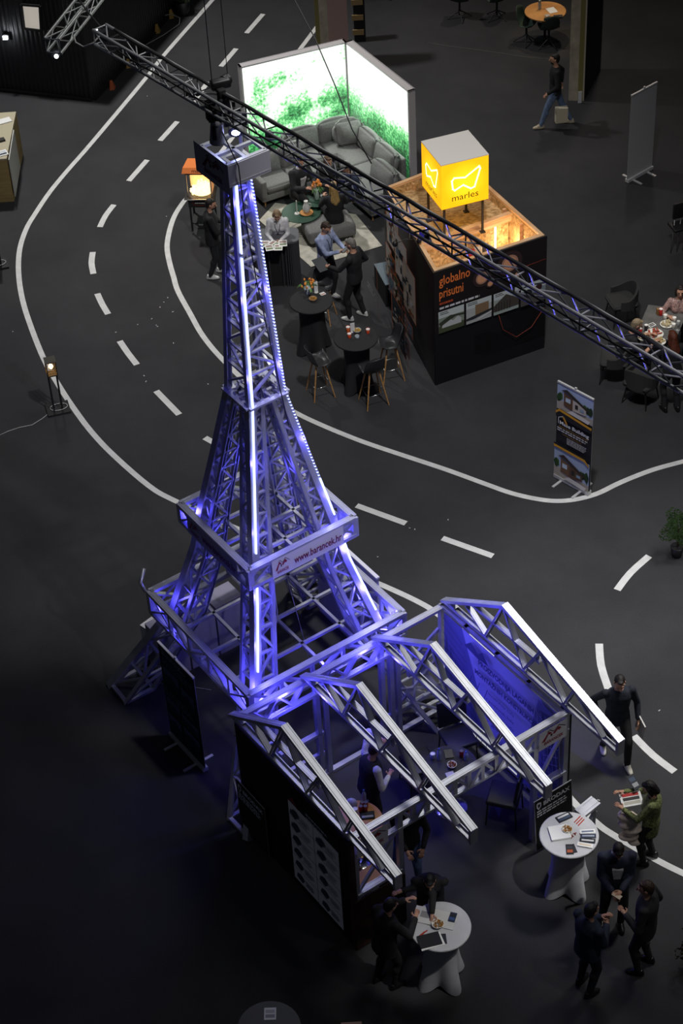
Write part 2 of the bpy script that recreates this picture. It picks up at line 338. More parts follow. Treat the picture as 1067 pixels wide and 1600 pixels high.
DASH = [((411, 22), (385, 52)), ((369, 76), (345, 104)), ((325, 128), (302, 160)), ((277, 190), (250, 220)), ((230, 250), (201, 283)), ((178, 320), (165, 337), (156, 355)), ((145, 394), (143, 411), (146, 428)), ((152, 459), (160, 476), (169, 491)), ((187, 533), (200, 552), (214, 570)), ((244, 611), (280, 648)), ((320, 684), (369, 711)), ((440, 742), (505, 768)), ((557, 790), (634, 818)), ((691, 841), (770, 869)), ((1014, 869), (985, 895), (964, 922)), ((936, 1006), (939, 1040), (951, 1078)), ((990, 1150), (1020, 1180), (1054, 1206))]
DL = ['short dash behind the cable at the top of the road', 'second dash from the top, left of the lit green wall', 'dash seen through the black lighting truss', 'dash left of the tower top and right of the long edge line', 'dash left of the popcorn cart', 'slightly bent dash at the upper left bend', 'near upright dash at the tightest part of the left bend', 'dash just below the tightest part of the left bend', 'dash right of and above the small lit bollard', 'dash left of the tower waist', 'dash half hidden behind the tower left leg', 'dash inside the tower behind its legs', 'dash right of the tower middle platform', 'dash between the middle platform and the building banner', 'dash below the green plant at the right edge', 'curved dash above the man in the hoodie', 'dash right of the man in the hoodie']
for dsh, l in zip(DASH, DL): strip(dsh, .12, 'road_dash', 'white lane ' + l, 'white centre dashes of the taped road', sub=3)
# thin scuffs and litter flecks on the dark carpet
# ================================================================== steel tower (local frame: u to the right rear, v to the left rear)
A = math.radians(33.25)
TC = V((-1.052, 21.582, 0))
TW = Matrix.Translation(TC) @ Matrix.Rotation(A, 4, 'Z')
def W(u, v, z): return TW @ V((u, v, z))
tower = empty('steel_tower', TC, A, 'tall lattice steel tower model with blue light strips on its front corners', 'tower')
PROF = [(0, 2.0), (1.8, 1.15), (3.1, .83), (3.85, .71), (4.85, .52), (6.05, .30), (7.7, .22), (9.35, .145)]
def tz(z, P=PROF):
    for (a, b), (c, d) in zip(P[:-1], P[1:]):
        if z <= c: return b + (d - b) * (z - a) / (c - a)
    return P[-1][1]
WD = [(0, .58), (1.8, .43), (3.8, .36), (6.05, .27)]
LEGZ = [0, 1.8, 3.1, 3.85, 4.85, 6.05]
for sx, sy in ((-1, -1), (1, -1), (-1, 1), (1, 1)):
    b = MB()
    def ch(i, z): # chord i of 4 of this leg at height z
        t = tz(z) - (.06 if i == 0 else .045); k = tz(z) - tz(z, WD) + .045 if False else t - (tz(z, WD) - .09)
        return V((sx * (t if i in (0, 1) else k), sy * (t if i in (0, 2) else k), z))
    for i in range(4):
        for z0, z1 in zip(LEGZ[:-1], LEGZ[1:]):
            (b.bar if i == 0 else b.chan)(TW @ ch(i, z0), TW @ ch(i, z1 + .01), .12 if i == 0 else .06, .12 if i == 0 else .06, TW.to_3x3() @ V((0, sy, 0)))
    for z in (0.03,):
        for i, j in ((0, 1), (1, 3), (3, 2), (2, 0)): b.bar(TW @ ch(i, z), TW @ ch(j, z), .06, .05)
    b.smooth = False
    leg = b.build('leg', STEEL, tower)
    lb = MB()
    for fi, (i, j, nrm) in enumerate(((0, 1, (sx, 0, 0)), (0, 2, (0, sy, 0)), (1, 3, (0, -sy, 0)), (2, 3, (-sx, 0, 0)))):
        z = .05; k = 0
        nv = TW.to_3x3() @ V(nrm)
        while z < 5.95:
            st = tz(z, WD) * .92; z2 = min(z + st, 6.0)
            a, c = (i, j) if k % 2 == 0 else (j, i)
            lb.bar(TW @ ch(a, z), TW @ ch(c, z2), .03, .042, nv)
            lb.bar(TW @ ch(i, z2), TW @ ch(j, z2), .03, .042, nv)
            z = z2; k += 1
    lb.build('lattice', STEEL, leg)
# shaft
b = MB(); SZ = [6.05, 7.7, 9.35]
for sx, sy in ((-1, -1), (1, -1), (-1, 1), (1, 1)):
    for z0, z1 in zip(SZ[:-1], SZ[1:]):
        b.chan(W(sx * (tz(z0) - .04), sy * (tz(z0) - .04), z0), W(sx * (tz(z1) - .04), sy * (tz(z1) - .04), z1), .08, .08, TW.to_3x3() @ V((0, sy, 0)))
shaft = b.build('shaft', STEEL, tower)
lb = MB()
for (ax, ay), nrm in ((((-1, -1), (1, -1)), (0, -1, 0)), (((1, -1), (1, 1)), (1, 0, 0)), (((1, 1), (-1, 1)), (0, 1, 0)), (((-1, 1), (-1, -1)), (-1, 0, 0))):
    z = 6.15; k = 0; nv = TW.to_3x3() @ V(nrm)
    while z < 9.25:
        z2 = min(z + .34, 9.3); t0, t1 = tz(z) - .04, tz(z2) - .04
        p, q = (ax, ay) if k % 2 == 0 else (ay, ax)
        lb.bar(W(p[0] * t0, p[1] * t0, z), W(q[0] * t1, q[1] * t1, z2), .03, .038, nv)
        lb.bar(W(p[0] * t1, p[1] * t1, z2 - .0), W(q[0] * t1, q[1] * t1, z2 - .0), .03, .042, nv)
        z = z2; k += 1
    t = tz(6.05); p, q = ax, ay
    lb.bar(W(p[0] * t * 1.02, p[1] * t * 1.02, 6.02), W(q[0] * t * 1.02, q[1] * t * 1.02, 6.02), .03, .09, nv)
lb.build('lattice', STEEL, shaft)
# platforms: box rings with lattice sides and joist grid
def ring(name, s, z1, z0, nseg, grid, cw=.1):
    b = MB(); e = s - cw / 2
    for a, c in (((-1, -1), (1, -1)), ((1, -1), (1, 1)), ((1, 1), (-1, 1)), ((-1, 1), (-1, -1))):
        for z in (z1 - .03, z0 + .03): b.chan(W(a[0] * e, a[1] * e, z), W(c[0] * e, c[1] * e, z), cw, .06, (0, 0, 1))
        b.bar(W(a[0] * e, a[1] * e, z0), W(a[0] * e, a[1] * e, z1 - .02), cw * .9, cw * .9, TW.to_3x3() @ V((1, 0, 0)))
    r = b.build(name, STEEL, tower); lb = MB()
    for a, c in (((-1, -1), (1, -1)), ((1, -1), (1, 1)), ((1, 1), (-1, 1)), ((-1, 1), (-1, -1))):
        A0, A1 = V((a[0] * e, a[1] * e, 0)), V((c[0] * e, c[1] * e, 0)); nv = TW.to_3x3() @ V((A1 - A0).cross(V((0, 0, 1))))
        for i in range(nseg):
            p, q = A0.lerp(A1, i / nseg), A0.lerp(A1, (i + 1) / nseg)
            lo, hi = (z0 + .05, z1 - .05) if i % 2 == 0 else (z1 - .05, z0 + .05)
            lb.bar(W(p.x, p.y, lo), W(q.x, q.y, hi), cw * .8, .03, nv.cross(V((0, 0, 1))) if False else (0, 0, 1))
            if i: lb.bar(W(p.x, p.y, z0 + .05), W(p.x, p.y, z1 - .05), .05, .05, nv)
            if i in (0, nseg - 1): lb.bar(W(p.x, p.y, hi), W(q.x, q.y, lo), .04, .02, nv)
    lb.build('lattice', STEEL, r)
    gb = MB(); n = grid
    for i in range(1, n):
        x = -e + 2 * e * i / n
        gb.bar(W(x, -e, z0 + .1), W(x, e, z0 + .1), .045, .05); gb.bar(W(-e, x, z0 + .1), W(e, x, z0 + .1), .045, .05)
    gb.build('joist_grid', STEEL, r)
    return r
r1 = ring('lower_platform', 1.385, 2.124, 1.66, 5, 4)
r2 = ring('middle_platform', .93, 3.9, 3.54, 5, 4)
# top platform: open box with cross bars and fascia boards
b = MB(); s = .285
for a, c in (((-1, -1), (1, -1)), ((1, -1), (1, 1)), ((1, 1), (-1, 1)), ((-1, 1), (-1, -1))):
    b.bar(W(a[0] * s, a[1] * s, 9.72), W(c[0] * s, c[1] * s, 9.72), .05, .04, (0, 0, 1))
    b.bar(W(a[0] * s, a[1] * s, 9.44), W(c[0] * s, c[1] * s, 9.44), .05, .04, (0, 0, 1))
    b.bar(W(a[0] * s, a[1] * s, 9.44), W(a[0] * s, a[1] * s, 9.72), .045, .045)
b.bar(W(0, -s, 9.71), W(0, s, 9.71), .045, .04, (0, 0, 1)); b.bar(W(-s, 0, 9.71), W(s, 0, 9.71), .045, .04, (0, 0, 1))
b.bar(W(-s, -.0, 9.45), W(s, 0, 9.45), .045, .04, (0, 0, 1)); b.bar(W(0, -s, 9.45), W(0, s, 9.45), .045, .04, (0, 0, 1))
top = b.build('top_platform', STEEL, tower)
FASC = mat('fascia_board', (.50, .49, .55), .6)
b = MB(); b.bbox(-s - .03, s + .03, -s - .045, -s - .03, 9.43, 9.73)
b.bbox(-s - .01, s + .01, -s - .047, -s - .044, 9.46, 9.475)
b.v = [tuple(TW @ V(v)) for v in b.v]; b.build('fascia_board', FASC, top)
Xu, Xv = TW.to_3x3() @ V((1, 0, 0)), TW.to_3x3() @ V((0, 1, 0)); UP = V((0, 0, 1))
sh = Sheet(W(-s - .04, s + .1, 9.36), -Xv, UP, 2 * s + .2, .42, mat('board_grey', (.33, .33, .37), .6))
logo_house(sh, .2, .12, .85, .88, '#5c1020', '#2a1216'); sh.done('sign_board', top, label='grey board with red roofs logo')
# sign banners on the middle platform
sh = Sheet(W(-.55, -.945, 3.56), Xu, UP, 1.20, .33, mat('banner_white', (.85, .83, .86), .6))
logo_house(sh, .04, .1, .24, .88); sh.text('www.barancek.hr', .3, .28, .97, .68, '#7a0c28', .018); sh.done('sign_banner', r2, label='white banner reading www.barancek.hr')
sh = Sheet(W(-.945, .62, 3.56), -Xv, UP, 1.3, .34, mat('banner_shade', (.42, .41, .44), .6))  # white banner with the shade of the left side put into its colour
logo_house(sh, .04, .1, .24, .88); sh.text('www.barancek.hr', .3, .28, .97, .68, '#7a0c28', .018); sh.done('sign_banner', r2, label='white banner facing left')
# LED strips
LEDM = mat('led_glow', (.3, .32, 1), .4, emit=26, ecol=(.16, .18, 1))
LEDC = mat('led_core', (.5, .6, 1), .4, emit=3.4, ecol=(.42, .50, 1))
def ledline(pts, r=.014, m=LEDC, parent=tower):
    b = MB(); b.tube([W(*q) for q in pts], r, 6); return b.build('led_strip', m, parent)
def cf(z, dv=.0, side=1): # just outside the front corner chord, on the u-facing side of it
    t = tz(z); return (-t + .055, -t - .014, z)
ledline([cf(z) for z in (9.38, 8.35)]); ledline([cf(z) for z in (8.28, 7.7, 6.05, 4.85, 3.92)]); ledline([cf(z) for z in (3.5, 3.1, 2.14)])
def cr_(z): t = tz(z); return (t - .02, -t - .012, z)
b = MB(); zz = 9.4
while zz > 4.55: b.ell(W(*cr_(zz)), .012, 6); zz -= .052
b.m = 1; b.tube([W(*cr_(z)) for z in (9.42, 7.7, 6.05, 4.55)], .006)
b.build('led_strip', [LEDC, mat('strip_tape', (.3, .3, .6), .5)], tower, label='string of separate bright dots')
ledline([cr_(z) for z in (4.55, 3.92)]); ledline([cr_(z) for z in (3.5, 3.1, 2.14)])
# light given by the strips, spread along their length
for z in (9, 7.6, 6.4, 5.2, 4.2):
    for q in (cf(z), cr_(z)): point('led_strip_light', W(q[0] * 1.05 + .03, q[1] - .12, z), 3.8, BLUE, .04)
for z in (3.2, 2.5):
    for q in (cf(z), cr_(z)): point('led_strip_light', W(q[0] * 1.02 + .02, q[1] - .16, z), 9, BLUE, .04)
point('tower_inside_light', W(0, 0, 4.4), 4, BLUE, .1)
# unseen blue fill lights added around the lower platform to wash the house frame
for q in ((-1.2, -1.15, 1.95), (0, -1.2, 1.9), (1.2, -1.2, 1.95), (-.9, -1.9, 1.95), (.5, -1.95, 1.95)): point('platform_fill_light', W(*q), 20, BLUE, .05)
point('platform_fill_light', W(1.1, .9, 3.45), 6, BLUE, .05); point('platform_fill_light', W(-.8, .8, 3.7), 4, BLUE, .05); point('platform_fill_light', W(.8, -.75, 3.72), 5, BLUE, .05)  # more unseen blue fill, added around the middle platform
# ================================================================== steel house frame in front of the tower
HL, HR, HB, HF = -1.79, 1.86, -1.62, -4.40
house = empty('steel_house_frame', W(0, -3, 0), A, 'open steel house frame with four roof trusses at the tower foot', 'house frame')
Hn = TW.to_3x3()
def seg(b, u, p, q, w=.09, h=.045, chan=True, flip=False):
    n = Hn @ V((1, 0, 0)); P, Q = W(u, *p), W(u, *q); up = n.cross(Q - P)
    if up.z < 0: up = -up
    (b.chanu if flip else b.chan if chan else b.bar)(P, Q, w, h, up)
for u in (-1.79, -.59, .64, 1.88):
    b = MB()
    seg(b, u, (-1.60, 2.23), (-3.0, 3.17), .11, .05); seg(b, u, (-2.985, 3.18), (-5.44, 2.52), .11, .055); 
    seg(b, u, (-1.66, 2.27), (-4.36, 2.30), .10, .045, flip=True)
    seg(b, u, (-4.33, 2.31), (-5.42, 2.30), .09, .045, flip=True)
    b.box(W(u, -5.42, 2.40), (.115, .05, .25), A)
    rt = b.build('roof_truss', STEEL, house)
    lb = MB()
    for p, q in (((-1.68, 2.27), (-1.9, 2.42)), ((-1.9, 2.28), (-1.74, 2.32)), ((-2.6, 2.3), (-2.16, 2.56)), ((-2.6, 2.3), (-2.97, 3.12)), ((-3.0, 3.14), (-3.46, 2.31)), ((-3.46, 2.31), (-3.80, 2.93)), ((-3.78, 2.92), (-4.32, 2.33)), ((-4.32, 2.33), (-4.5, 2.74)), ((-4.55, 2.72), (-5.1, 2.32))):
        seg(lb, u, p, q, .085, .035)
    seg(lb, u, (-2.25, 2.68), (-3.80, 2.70), .085, .04)
    lb.build('web_members', STEEL, rt)
# front lattice beam and side bays
b = MB()
def ub(u0, v0, z0, u1, v1, z1, w=.09, h=.05, up=(0, 0, 1), ch=True): (b.chan if ch else b.bar)(W(u0, v0, z0), W(u1, v1, z1), w, h, up)
ub(HL, HF, 2.25, HR, HF, 2.25, .1, .05); ub(HL, HF, 1.92, HR, HF, 1.92, .08, .04)
fb_ = b.build('front_beam', STEEL, house); b = MB()
N1 = Hn @ V((0, -1, 0)); xs = [-1.02, -.56, -.1, .36, .82, 1.28]
for i, (x0, x1) in enumerate(zip(xs[:-1], xs[1:])):
    xm = (x0 + x1) / 2
    b.bar(W(x0, HF, 1.92), W(x0, HF, 2.25), .06, .06, N1); b.bar(W(xm, HF, 1.92), W(xm, HF, 2.25), .06, .06, N1)
    b.bar(W(x0 + .02, HF, 2.23), W(xm, HF, 1.93), .04, .03, N1); b.bar(W(xm, HF, 1.93), W(x1, HF, 2.23), .05, .09, N1)
b.build('beam_lattice', STEEL, fb_)
for xa, xb in ((HL + .04, -1.02), (1.28, HR - .04)):
    b = MB()
    for x in (xa, xb): b.bar(W(x, HF, 0), W(x, HF, 2.24), .08, .07, N1)
    b.chan(W(xa, HF, 1.08), W(xb, HF, 1.08), .1, .05, UP); b.bar(W(xa, HF, .05), W(xb, HF, .05), .07, .06, UP)
    b.bar(W(xa + .02, HF, 1.10), W(xb - .03, HF, 1.92), .045, .04, N1)
    if xa > 0: b.bar(W(xb - .02, HF, 1.9), W(xa + .03, HF, 1.12), .04, .03, N1)
    b.build('front_bay', STEEL, house)
# rear beam, rear posts
b = MB()
b.chan(W(HL, HB - .02, 2.16), W(HR, HB - .02, 2.16), .1, .05, UP); b.chan(W(HL, HB - .02, 1.80), W(1.0, HB - .02, 1.80), .08, .05, UP)
for i in range(6):
    x0 = -1.75 + i * .46; b.bar(W(x0, HB, 1.82), W(x0 + .23, HB, 2.13), .08, .03, UP); b.bar(W(x0 + .23, HB, 2.13), W(x0 + .46, HB, 1.82), .08, .03, UP)
b.build('rear_beam', STEEL, house)
b = MB()
for x in (-1.72, -.42, -.28, .72, .88, 1.0, 1.82): b.bar(W(x, HB, 0), W(x, HB, 2.15), .07, .08, N1)
b.bar(W(HL, HB, .5), W(-.35, HB, .5), .06, .07, UP); b.bar(W(.7, HB, .5), W(HR, HB, .5), .06, .07, UP)
b.bar(W(HL, HB, .04), W(HR, HB, .04), .08, .06, UP)
b.bar(W(-.35, HB, .95), W(-1.1, HB, .95), .08, .05, UP)
for x0, z0, x1, z1 in ((1.0, 1.7, 1.82, 1.2), (1.0, 1.2, 1.82, 1.7), (1.0, .9, 1.82, .5), (1.0, .55, 1.82, 1.15), (1.0, 1.2, 1.82, 1.2)): b.bar(W(x0, HB + .04, z0), W(x1, HB + .04, z1), .05, .04, N1)
b.build('rear_posts', STEEL, house)
b = MB(); b.box(W(1.3, HB - .08, 1.3), (.34, .06, .2), A); b.build('switch_box', mat('box_grey', (.3, .3, .36), .4), house)
# left wall: brown cladding over steel studs
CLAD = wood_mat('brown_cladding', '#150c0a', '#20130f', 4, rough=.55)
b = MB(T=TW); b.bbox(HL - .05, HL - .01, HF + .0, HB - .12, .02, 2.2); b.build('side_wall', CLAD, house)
b = MB(T=TW)
for k in range(6): v0 = HF + .1 + k * .52; b.bbox(HL + .0, HL + .06, v0, v0 + .06, .02, 2.2)
b.build('side_studs', STEEL, house)
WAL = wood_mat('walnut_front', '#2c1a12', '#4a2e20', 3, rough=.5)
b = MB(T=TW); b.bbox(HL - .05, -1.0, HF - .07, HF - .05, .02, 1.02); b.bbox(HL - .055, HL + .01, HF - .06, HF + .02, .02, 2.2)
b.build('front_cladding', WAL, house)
# product list board on the left wall
PB = mat('board_pale', (.62, .63, .70), .6)
sh = Sheet(W(HL - .056, -2.98, .12), -Xv, UP, 1.22, 1.92, C('#0a0d14'))
sh.rect(.02, .02, .98, .87, PB); sh.line([(.5, .02), (.5, .87)], .008, '#0a0d14')
for k in range(1, 6): sh.line([(.02, .02 + k * .1417), (.98, .02 + k * .1417)], .006, '#0a0d14')
for k in range(6):
    for c in (0, 1):
        x, y = .15 + c * .5, .09 + k * .1417; sh.pg([(x - .07, y - .02), (x + .04, y - .04), (x + .09, y + .01), (x + .02, y + .04), (x - .05, y + .03)], '#343a48'); sh.lines(x + .11, y - .03, x + .29, y + .03, 3, '#60677c', k)
sh.text('STEEL HOUSE', .42, .93, .82, .97, '#9aa0b0', .01) if False else sh.lines(.42, .9, .85, .98, 2, '#9aa0b0', 3)
logo_house(sh, .06, .89, .3, .99, '#5c1020', '#777777', '')if False else sh.pg([(.06, .9), (.16, .98), (.28, .9), (.2, .93), (.12, .93)], '#7a1424')
sh.done('product_board', house, label='pale board of small product pictures')
# right wall: printed banner on lattice frame
BN = mat('banner_print', (.66, .67, .80), .6)
def night(sh):
    pass
sh = Sheet(W(HR - .08, -4.22, .18), Xv, UP, 2.5, 1.98, BN)   # seen from inside the house, so across runs toward the tower and is mirrored below
sh.O = W(HR - .08, HB - .12, .18); sh.X = -Xv; sh.N = sh.X.cross(sh.Y); sh.v = []; sh.f = []; sh.mi = []; sh.sm = []; sh.lay = 0; sh.W = 2.62
sh.rect(0, 0, 1, 1, BN)
dk = mat('banner_dark', (.10, .11, .22), .6); dk2 = mat('banner_mid', (.22, .23, .40), .6)
sh.pg([(0, 0), (.45, 0), (.16, 1), (0, 1)], dk2)
for k in range(12): y = .12 + k * .075; sh.line([(0, y), (.36 - y * .2, y - .10)], .012, dk)
for k in range(9): x = .03 + k * .045; sh.line([(x, .0), (x - .01, .8 - x * 1.4)], .014, dk)
for k in range(5): x = .04 + k * .07; sh.line([(x, .3), (x + .08, .62)], .012, dk)
sh.pg([(.66, 0), (1, 0), (1, .96), (.83, 1)], dk2)
sh.pg([(.84, .9), (1, .96), (1, .4), (.92, .42)], dk)
for k in range(9): y = .2 + k * .085; sh.line([(.76 - .0 + k * .006, y), (.88, y - .05), (1, y + .05)], .009, BN)
for k in range(6): x = .82 + k * .035; sh.line([(x, .9), (x + .05, .3)], .008, BN)
sh.text('PROIZVODNJA LAGANIH', .33, .80, .80, .875, dk, .045); sh.text('MONTAŽNIH KONSTRUKCIJA', .30, .69, .84, .765, dk, .045)
for k, t in enumerate(('• konstrukcije kuća', '• poslovnih hala', '• obiteljskih kuća', '• montažnih hala', '• garaža')):
    sh.text(t, .40, .60 - k * .075, .64, .635 - k * .075, dk, .008)
sh.text('091 731 4', .46, .16, .72, .22, dk, .02); sh.pg([(.21, .9), (.27, .985), (.33, .93), (.37, .98), (.42, .9), (.33, .88)], dk)
sh.done('wall_banner', house, label='blue lit printed banner with large lettering')
b = MB(T=TW)
for v0 in (HF + .0, -3.6, -2.9, -2.2, HB): b.bbox(HR - .06, HR, v0 - .03, v0 + .03, 0, 2.2)
for z in (.05, .9, 2.15): b.bbox(HR - .06, HR, HF, HB, z, z + .05)
b.build('side_frame', STEEL, house)
b = MB(T=TW); b.bbox(HR + .0, HR + .05, HF - .02, HF + .16, 0, 2.22); b.build('corner_trim', C('#0b0b0c'), house)
for x0 in (-1.74, 1.30):
    sh = Sheet(W(x0, HF - .06, 1.86), Xu, UP, .5, .36, mat('banner_white', (.6, .6, .62))); logo_house(sh, .08, .12, .92, .9); sh.done('sign_plate', house, label='white plate with red roofs logo')
# leaning steel offcut by the round table, board leaned on the corner
b = MB(); q0, q1 = G(905, 1272, .98), G(931, 1251, 1.0); b.chan(q0, q1, .18, .05, UP)
for q in (q0.lerp(q1, .15), q0.lerp(q1, .9)): b.bar(V((q.x, q.y, 0)), q, .09, .05)
b.bar(V((q0.x, q0.y, .4)), V((q1.x, q1.y, .8)), .05, .03)
b.build('steel_sample_stand', STEEL, label='short galvanised steel sample stand behind the right white table', cat='stand')
def info_board(O, X, wdt, hgt, label, tilt=.0, dim=False):
    Yv = (UP + X.normalized().cross(UP) * -tilt).normalized(); Nn = X.normalized().cross(Yv)
    r = empty('information_board', O, 0, label, 'sign')
    b = MB(); X_ = X.normalized(); b.poly([O - Nn * .012, O + X_ * wdt - Nn * .012, O + X_ * wdt + Yv * hgt - Nn * .012, O + Yv * hgt - Nn * .012], Nn * .01); b.build('backing', C('#a9a9a9'), r)
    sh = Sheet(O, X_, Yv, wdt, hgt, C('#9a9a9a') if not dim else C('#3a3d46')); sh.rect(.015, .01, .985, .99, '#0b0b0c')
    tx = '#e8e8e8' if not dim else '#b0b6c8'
    sh.pg([(.06, .93), (.1, .95), (.18, .93), (.18, .86), (.11, .80), (.06, .86)], tx); sh.pg([(.085, .91), (.155, .91), (.155, .865), (.11, .83)], '#0b0b0c')
    sh.text('BRODAX', .24, .84, .94, .92, tx, .03); sh.lines(.06, .66, .95, .80, 3, tx, 5)
    sh.done('printed_face', r); return r
p0 = W(1.30, HF - .25, 0); info_board(W(1.15, HF - .24, .04), Xu, .68, .98, 'black board with white BRODAX lettering beside the right white table', .08)
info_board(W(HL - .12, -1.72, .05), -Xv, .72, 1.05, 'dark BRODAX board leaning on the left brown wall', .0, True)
# roll-up banner left of the house, seen nearly edge on from the dark side
def rollup(P, Q, h, label, face, feet=True, grey=False):
    """P,Q ground ends of the cassette; face(sheet) prints; faces the side right of P->Q seen from above is the back"""
    X = (Q - P).normalized(); wdt = (Q - P).length; N = X.cross(UP); r = empty('rollup_banner', (P + Q) / 2, math.atan2(X.y, X.x), label, 'banner')
    b = MB(); b.bar(P + UP * .05, Q + UP * .05, .09, .07, UP); b.build('cassette', mat('banner_alu', (.62, .62, .62), .4, .3), r)
    for t in (.22, .78):
        c = P.lerp(Q, t) + UP * .012; b = MB(); b.bar(c - N * .26, c + N * .26, .045, .02, UP); b.build('foot', mat('banner_alu', (.6, .6, .6)), r)
    b = MB(); b.bar(P + UP * h, Q + UP * h, .035, .03, UP); b.box((P + Q) / 2 + UP * (h + .03), (.04, .03, .05), math.atan2(X.y, X.x)); b.build('top_rail', mat('banner_alu', (.6, .6, .6)), r)
    b = MB(); c = (P + Q) / 2 - N * .02; b.cyl(c + UP * .05, c + UP * h, .012); b.build('pole', mat('banner_alu', (.6, .6, .6)), r)
    sh = face(Sheet(P + UP * .08 + N * .004, X, UP, wdt, h - .08, mat('banner_back', (.42, .42, .42), .7) if grey else C('#1d1e24'))); sh.done('banner_sheet', r)
    b = MB(); b.poly([P + UP * .08, Q + UP * .08, Q + UP * h, P + UP * h], N * -.004); b.build('banner_backing', mat('banner_back', (.42, .42, .42), .7), r)
    return r
def f_mase(s):
    s.rect(0, .74, 1, 1, '#aebfdc'); mini_house(s, 0, .72, 1, 1, 3)
    s.pg([(0, .70), (0, .64), (1, .64), (1, .68), (.13, .74)], '#1d1e24'); s.pg([(0, .70), (.1, .735), (1, .70), (1, .675), (.1, .71), (0, .675)], '#e0a22c')
    s.line([(.08, .58), (.08, .64), (.2, .67)], .012, '#e8e8e8'); s.pg([(.18, .665), (.24, .67), (.34, .61), (.3, .6)], '#d79a34'); s.text('Mase Building', .12, .565, .94, .615, '#f0f0f0', .02)
    s.line([(.1, .555), (.92, .555)], .006, '#d79a34'); s.lines(.06, .50, .96, .545, 2, '#d8d8d8', 8); s.line([(.2, .485), (.75, .485)], .005, '#d79a34')
    s.lines(.34, .40, .96, .47, 5, '#cfcfcf', 9)
    mini_house(s, 0, 0, 1, .31, 5, wall='#5f4737', wood='#7a5a42'); s.pg([(0, .37), (.0, .33), (.85, .33), (1, .28), (1, .30), (.88, .36)], '#1d1e24'); s.pg([(0, .35), (.88, .345), (1, .30), (1, .28), (.86, .32), (0, .325)], '#e0a22c')
    return s
def f_dark(s):
    s.rect(0, 0, 1, 1, '#1c2236'); s.lines(.08, .9, .8, .96, 2, '#8088a4', 2); s.lines(.08, .80, .97, .88, 3, '#5c6688', 4)
    for x0, y0, x1, y1 in ((.06, .6, .5, .78), (.56, .56, .92, .74), (.06, .3, .42, .44), (.5, .3, .95, .42), (.06, .08, .42, .26), (.5, .14, .95, .28)):
        s.rect(x0, y0, x1, y1, '#4c5a86'); s.pg([(x0, y0), (x1, y0), (x1, y0 + (y1 - y0) * .4), ((x0 + x1) / 2, y0 + (y1 - y0) * .7), (x0, y0 + (y1 - y0) * .5)], '#2a3450')
    s.lines(.06, .46, .9, .56, 5, '#5c6688', 6); return s
rollup(G(867, 744), G(921, 774), 2.05, 'tall printed banner reading Mase Building beside the road line', f_mase)
rollup(G(268, 1148), G(322, 1206), 1.98, 'dark banner with small pictures left of the house frame', f_dark)
rollup(G(979, 286), G(1018, 264), 2.02, 'plain grey back of a banner standing in the dark upper right', lambda s: s, grey=True)
# leftovers behind the tower's rear left foot
b = MB(); c = G(246, 1016, 0)
b.box(c + V((0, 0, .30)), (.34, .26, .60), A + .2); b.build('tool_crate', mat('crate_pale', (.6, .6, .62), .5, noise=.2, nscale=8), label='pale crate behind the left tower foot, lit blue', cat='crate')
b = MB(); b.tube([W(-1.38, 1.38, 2.1), W(-1.42, 1.42, 2.27), W(-1.28, 1.52, 2.40)], .03, 6); b.build('bent_bracket', STEEL, tower)

point('platform_fill_light', W(-1.25, 1.0, 2.05), 6, BLUE, .08)  # unseen blue fill added at the left rear of the lower platform
# ================================================================== people
def remesh(b, vox, smooth=3):
    me = bpy.data.meshes.new('r'); me.from_pydata([tuple(v) for v in b.v], [], b.f)
    bm = bmesh.new(); bm.from_mesh(me); bmesh.ops.recalc_face_normals(bm, faces=bm.faces); bm.to_mesh(me); bm.free()
    o = bpy.data.objects.new('r', me); COL.objects.link(o)
    m = o.modifiers.new('a', 'REMESH'); m.mode = 'VOXEL'; m.voxel_size = vox
    m = o.modifiers.new('b', 'SMOOTH'); m.iterations = smooth; m.factor = .5
    dg = bpy.context.evaluated_depsgraph_get(); dg.update(); r = bpy.data.meshes.new_from_object(o.evaluated_get(dg))
    vs = [tuple(v.co) for v in r.vertices]; fs = [tuple(p.vertices) for p in r.polygons]
    bpy.data.objects.remove(o); bpy.data.meshes.remove(me); bpy.data.meshes.remove(r); return vs, fs
def loft(b, secs, n=16):
    """secs: (centre, right, fwd, half width, half depth) rings from bottom to top"""
    vs = []; fs = []
    for c, R, Fw, a, d in secs:
        for i in range(n):
            t = 2 * math.pi * i / n; ct, st = math.cos(t), math.sin(t); q = .85
            vs.append(c + R * a * math.copysign(abs(ct) ** q, ct) + Fw * d * math.copysign(abs(st) ** q, st))
    for i in range(len(secs) - 1): fs += [(i * n + j, i * n + (j + 1) % n, (i + 1) * n + (j + 1) % n, (i + 1) * n + j) for j in range(n)]
    fs += [tuple(range(n))[::-1], tuple(range(len(vs) - n, len(vs)))]
    b.add(vs, fs)
def ik(a, t, l1, l2, pole):
    d = t - a; L = min(d.length, (l1 + l2) * .998); d = d.normalized(); t = a + d * L
    x = (l1 * l1 - l2 * l2 + L * L) / (2 * L); h = math.sqrt(max(l1 * l1 - x * x, 0)); p = V(pole); p = (p - d * p.dot(d))
    p = p.normalized() if p.length > 1e-4 else d.orthogonal().normalized()
    return a + d * x + p * h, t
SKIN = mat('skin_light', (.50, .27, .18), .55); SKIN2 = mat('skin_tan', (.38, .19, .12), .55); EYE = mat('eye_dark', (.02, .015, .012), .3); LIP = mat('lip', (.38, .13, .11), .5)
def cloth(name, c, rough=.85): return mat('cloth_' + name, c, rough, noise=.25, nscale=14, bump=.35)
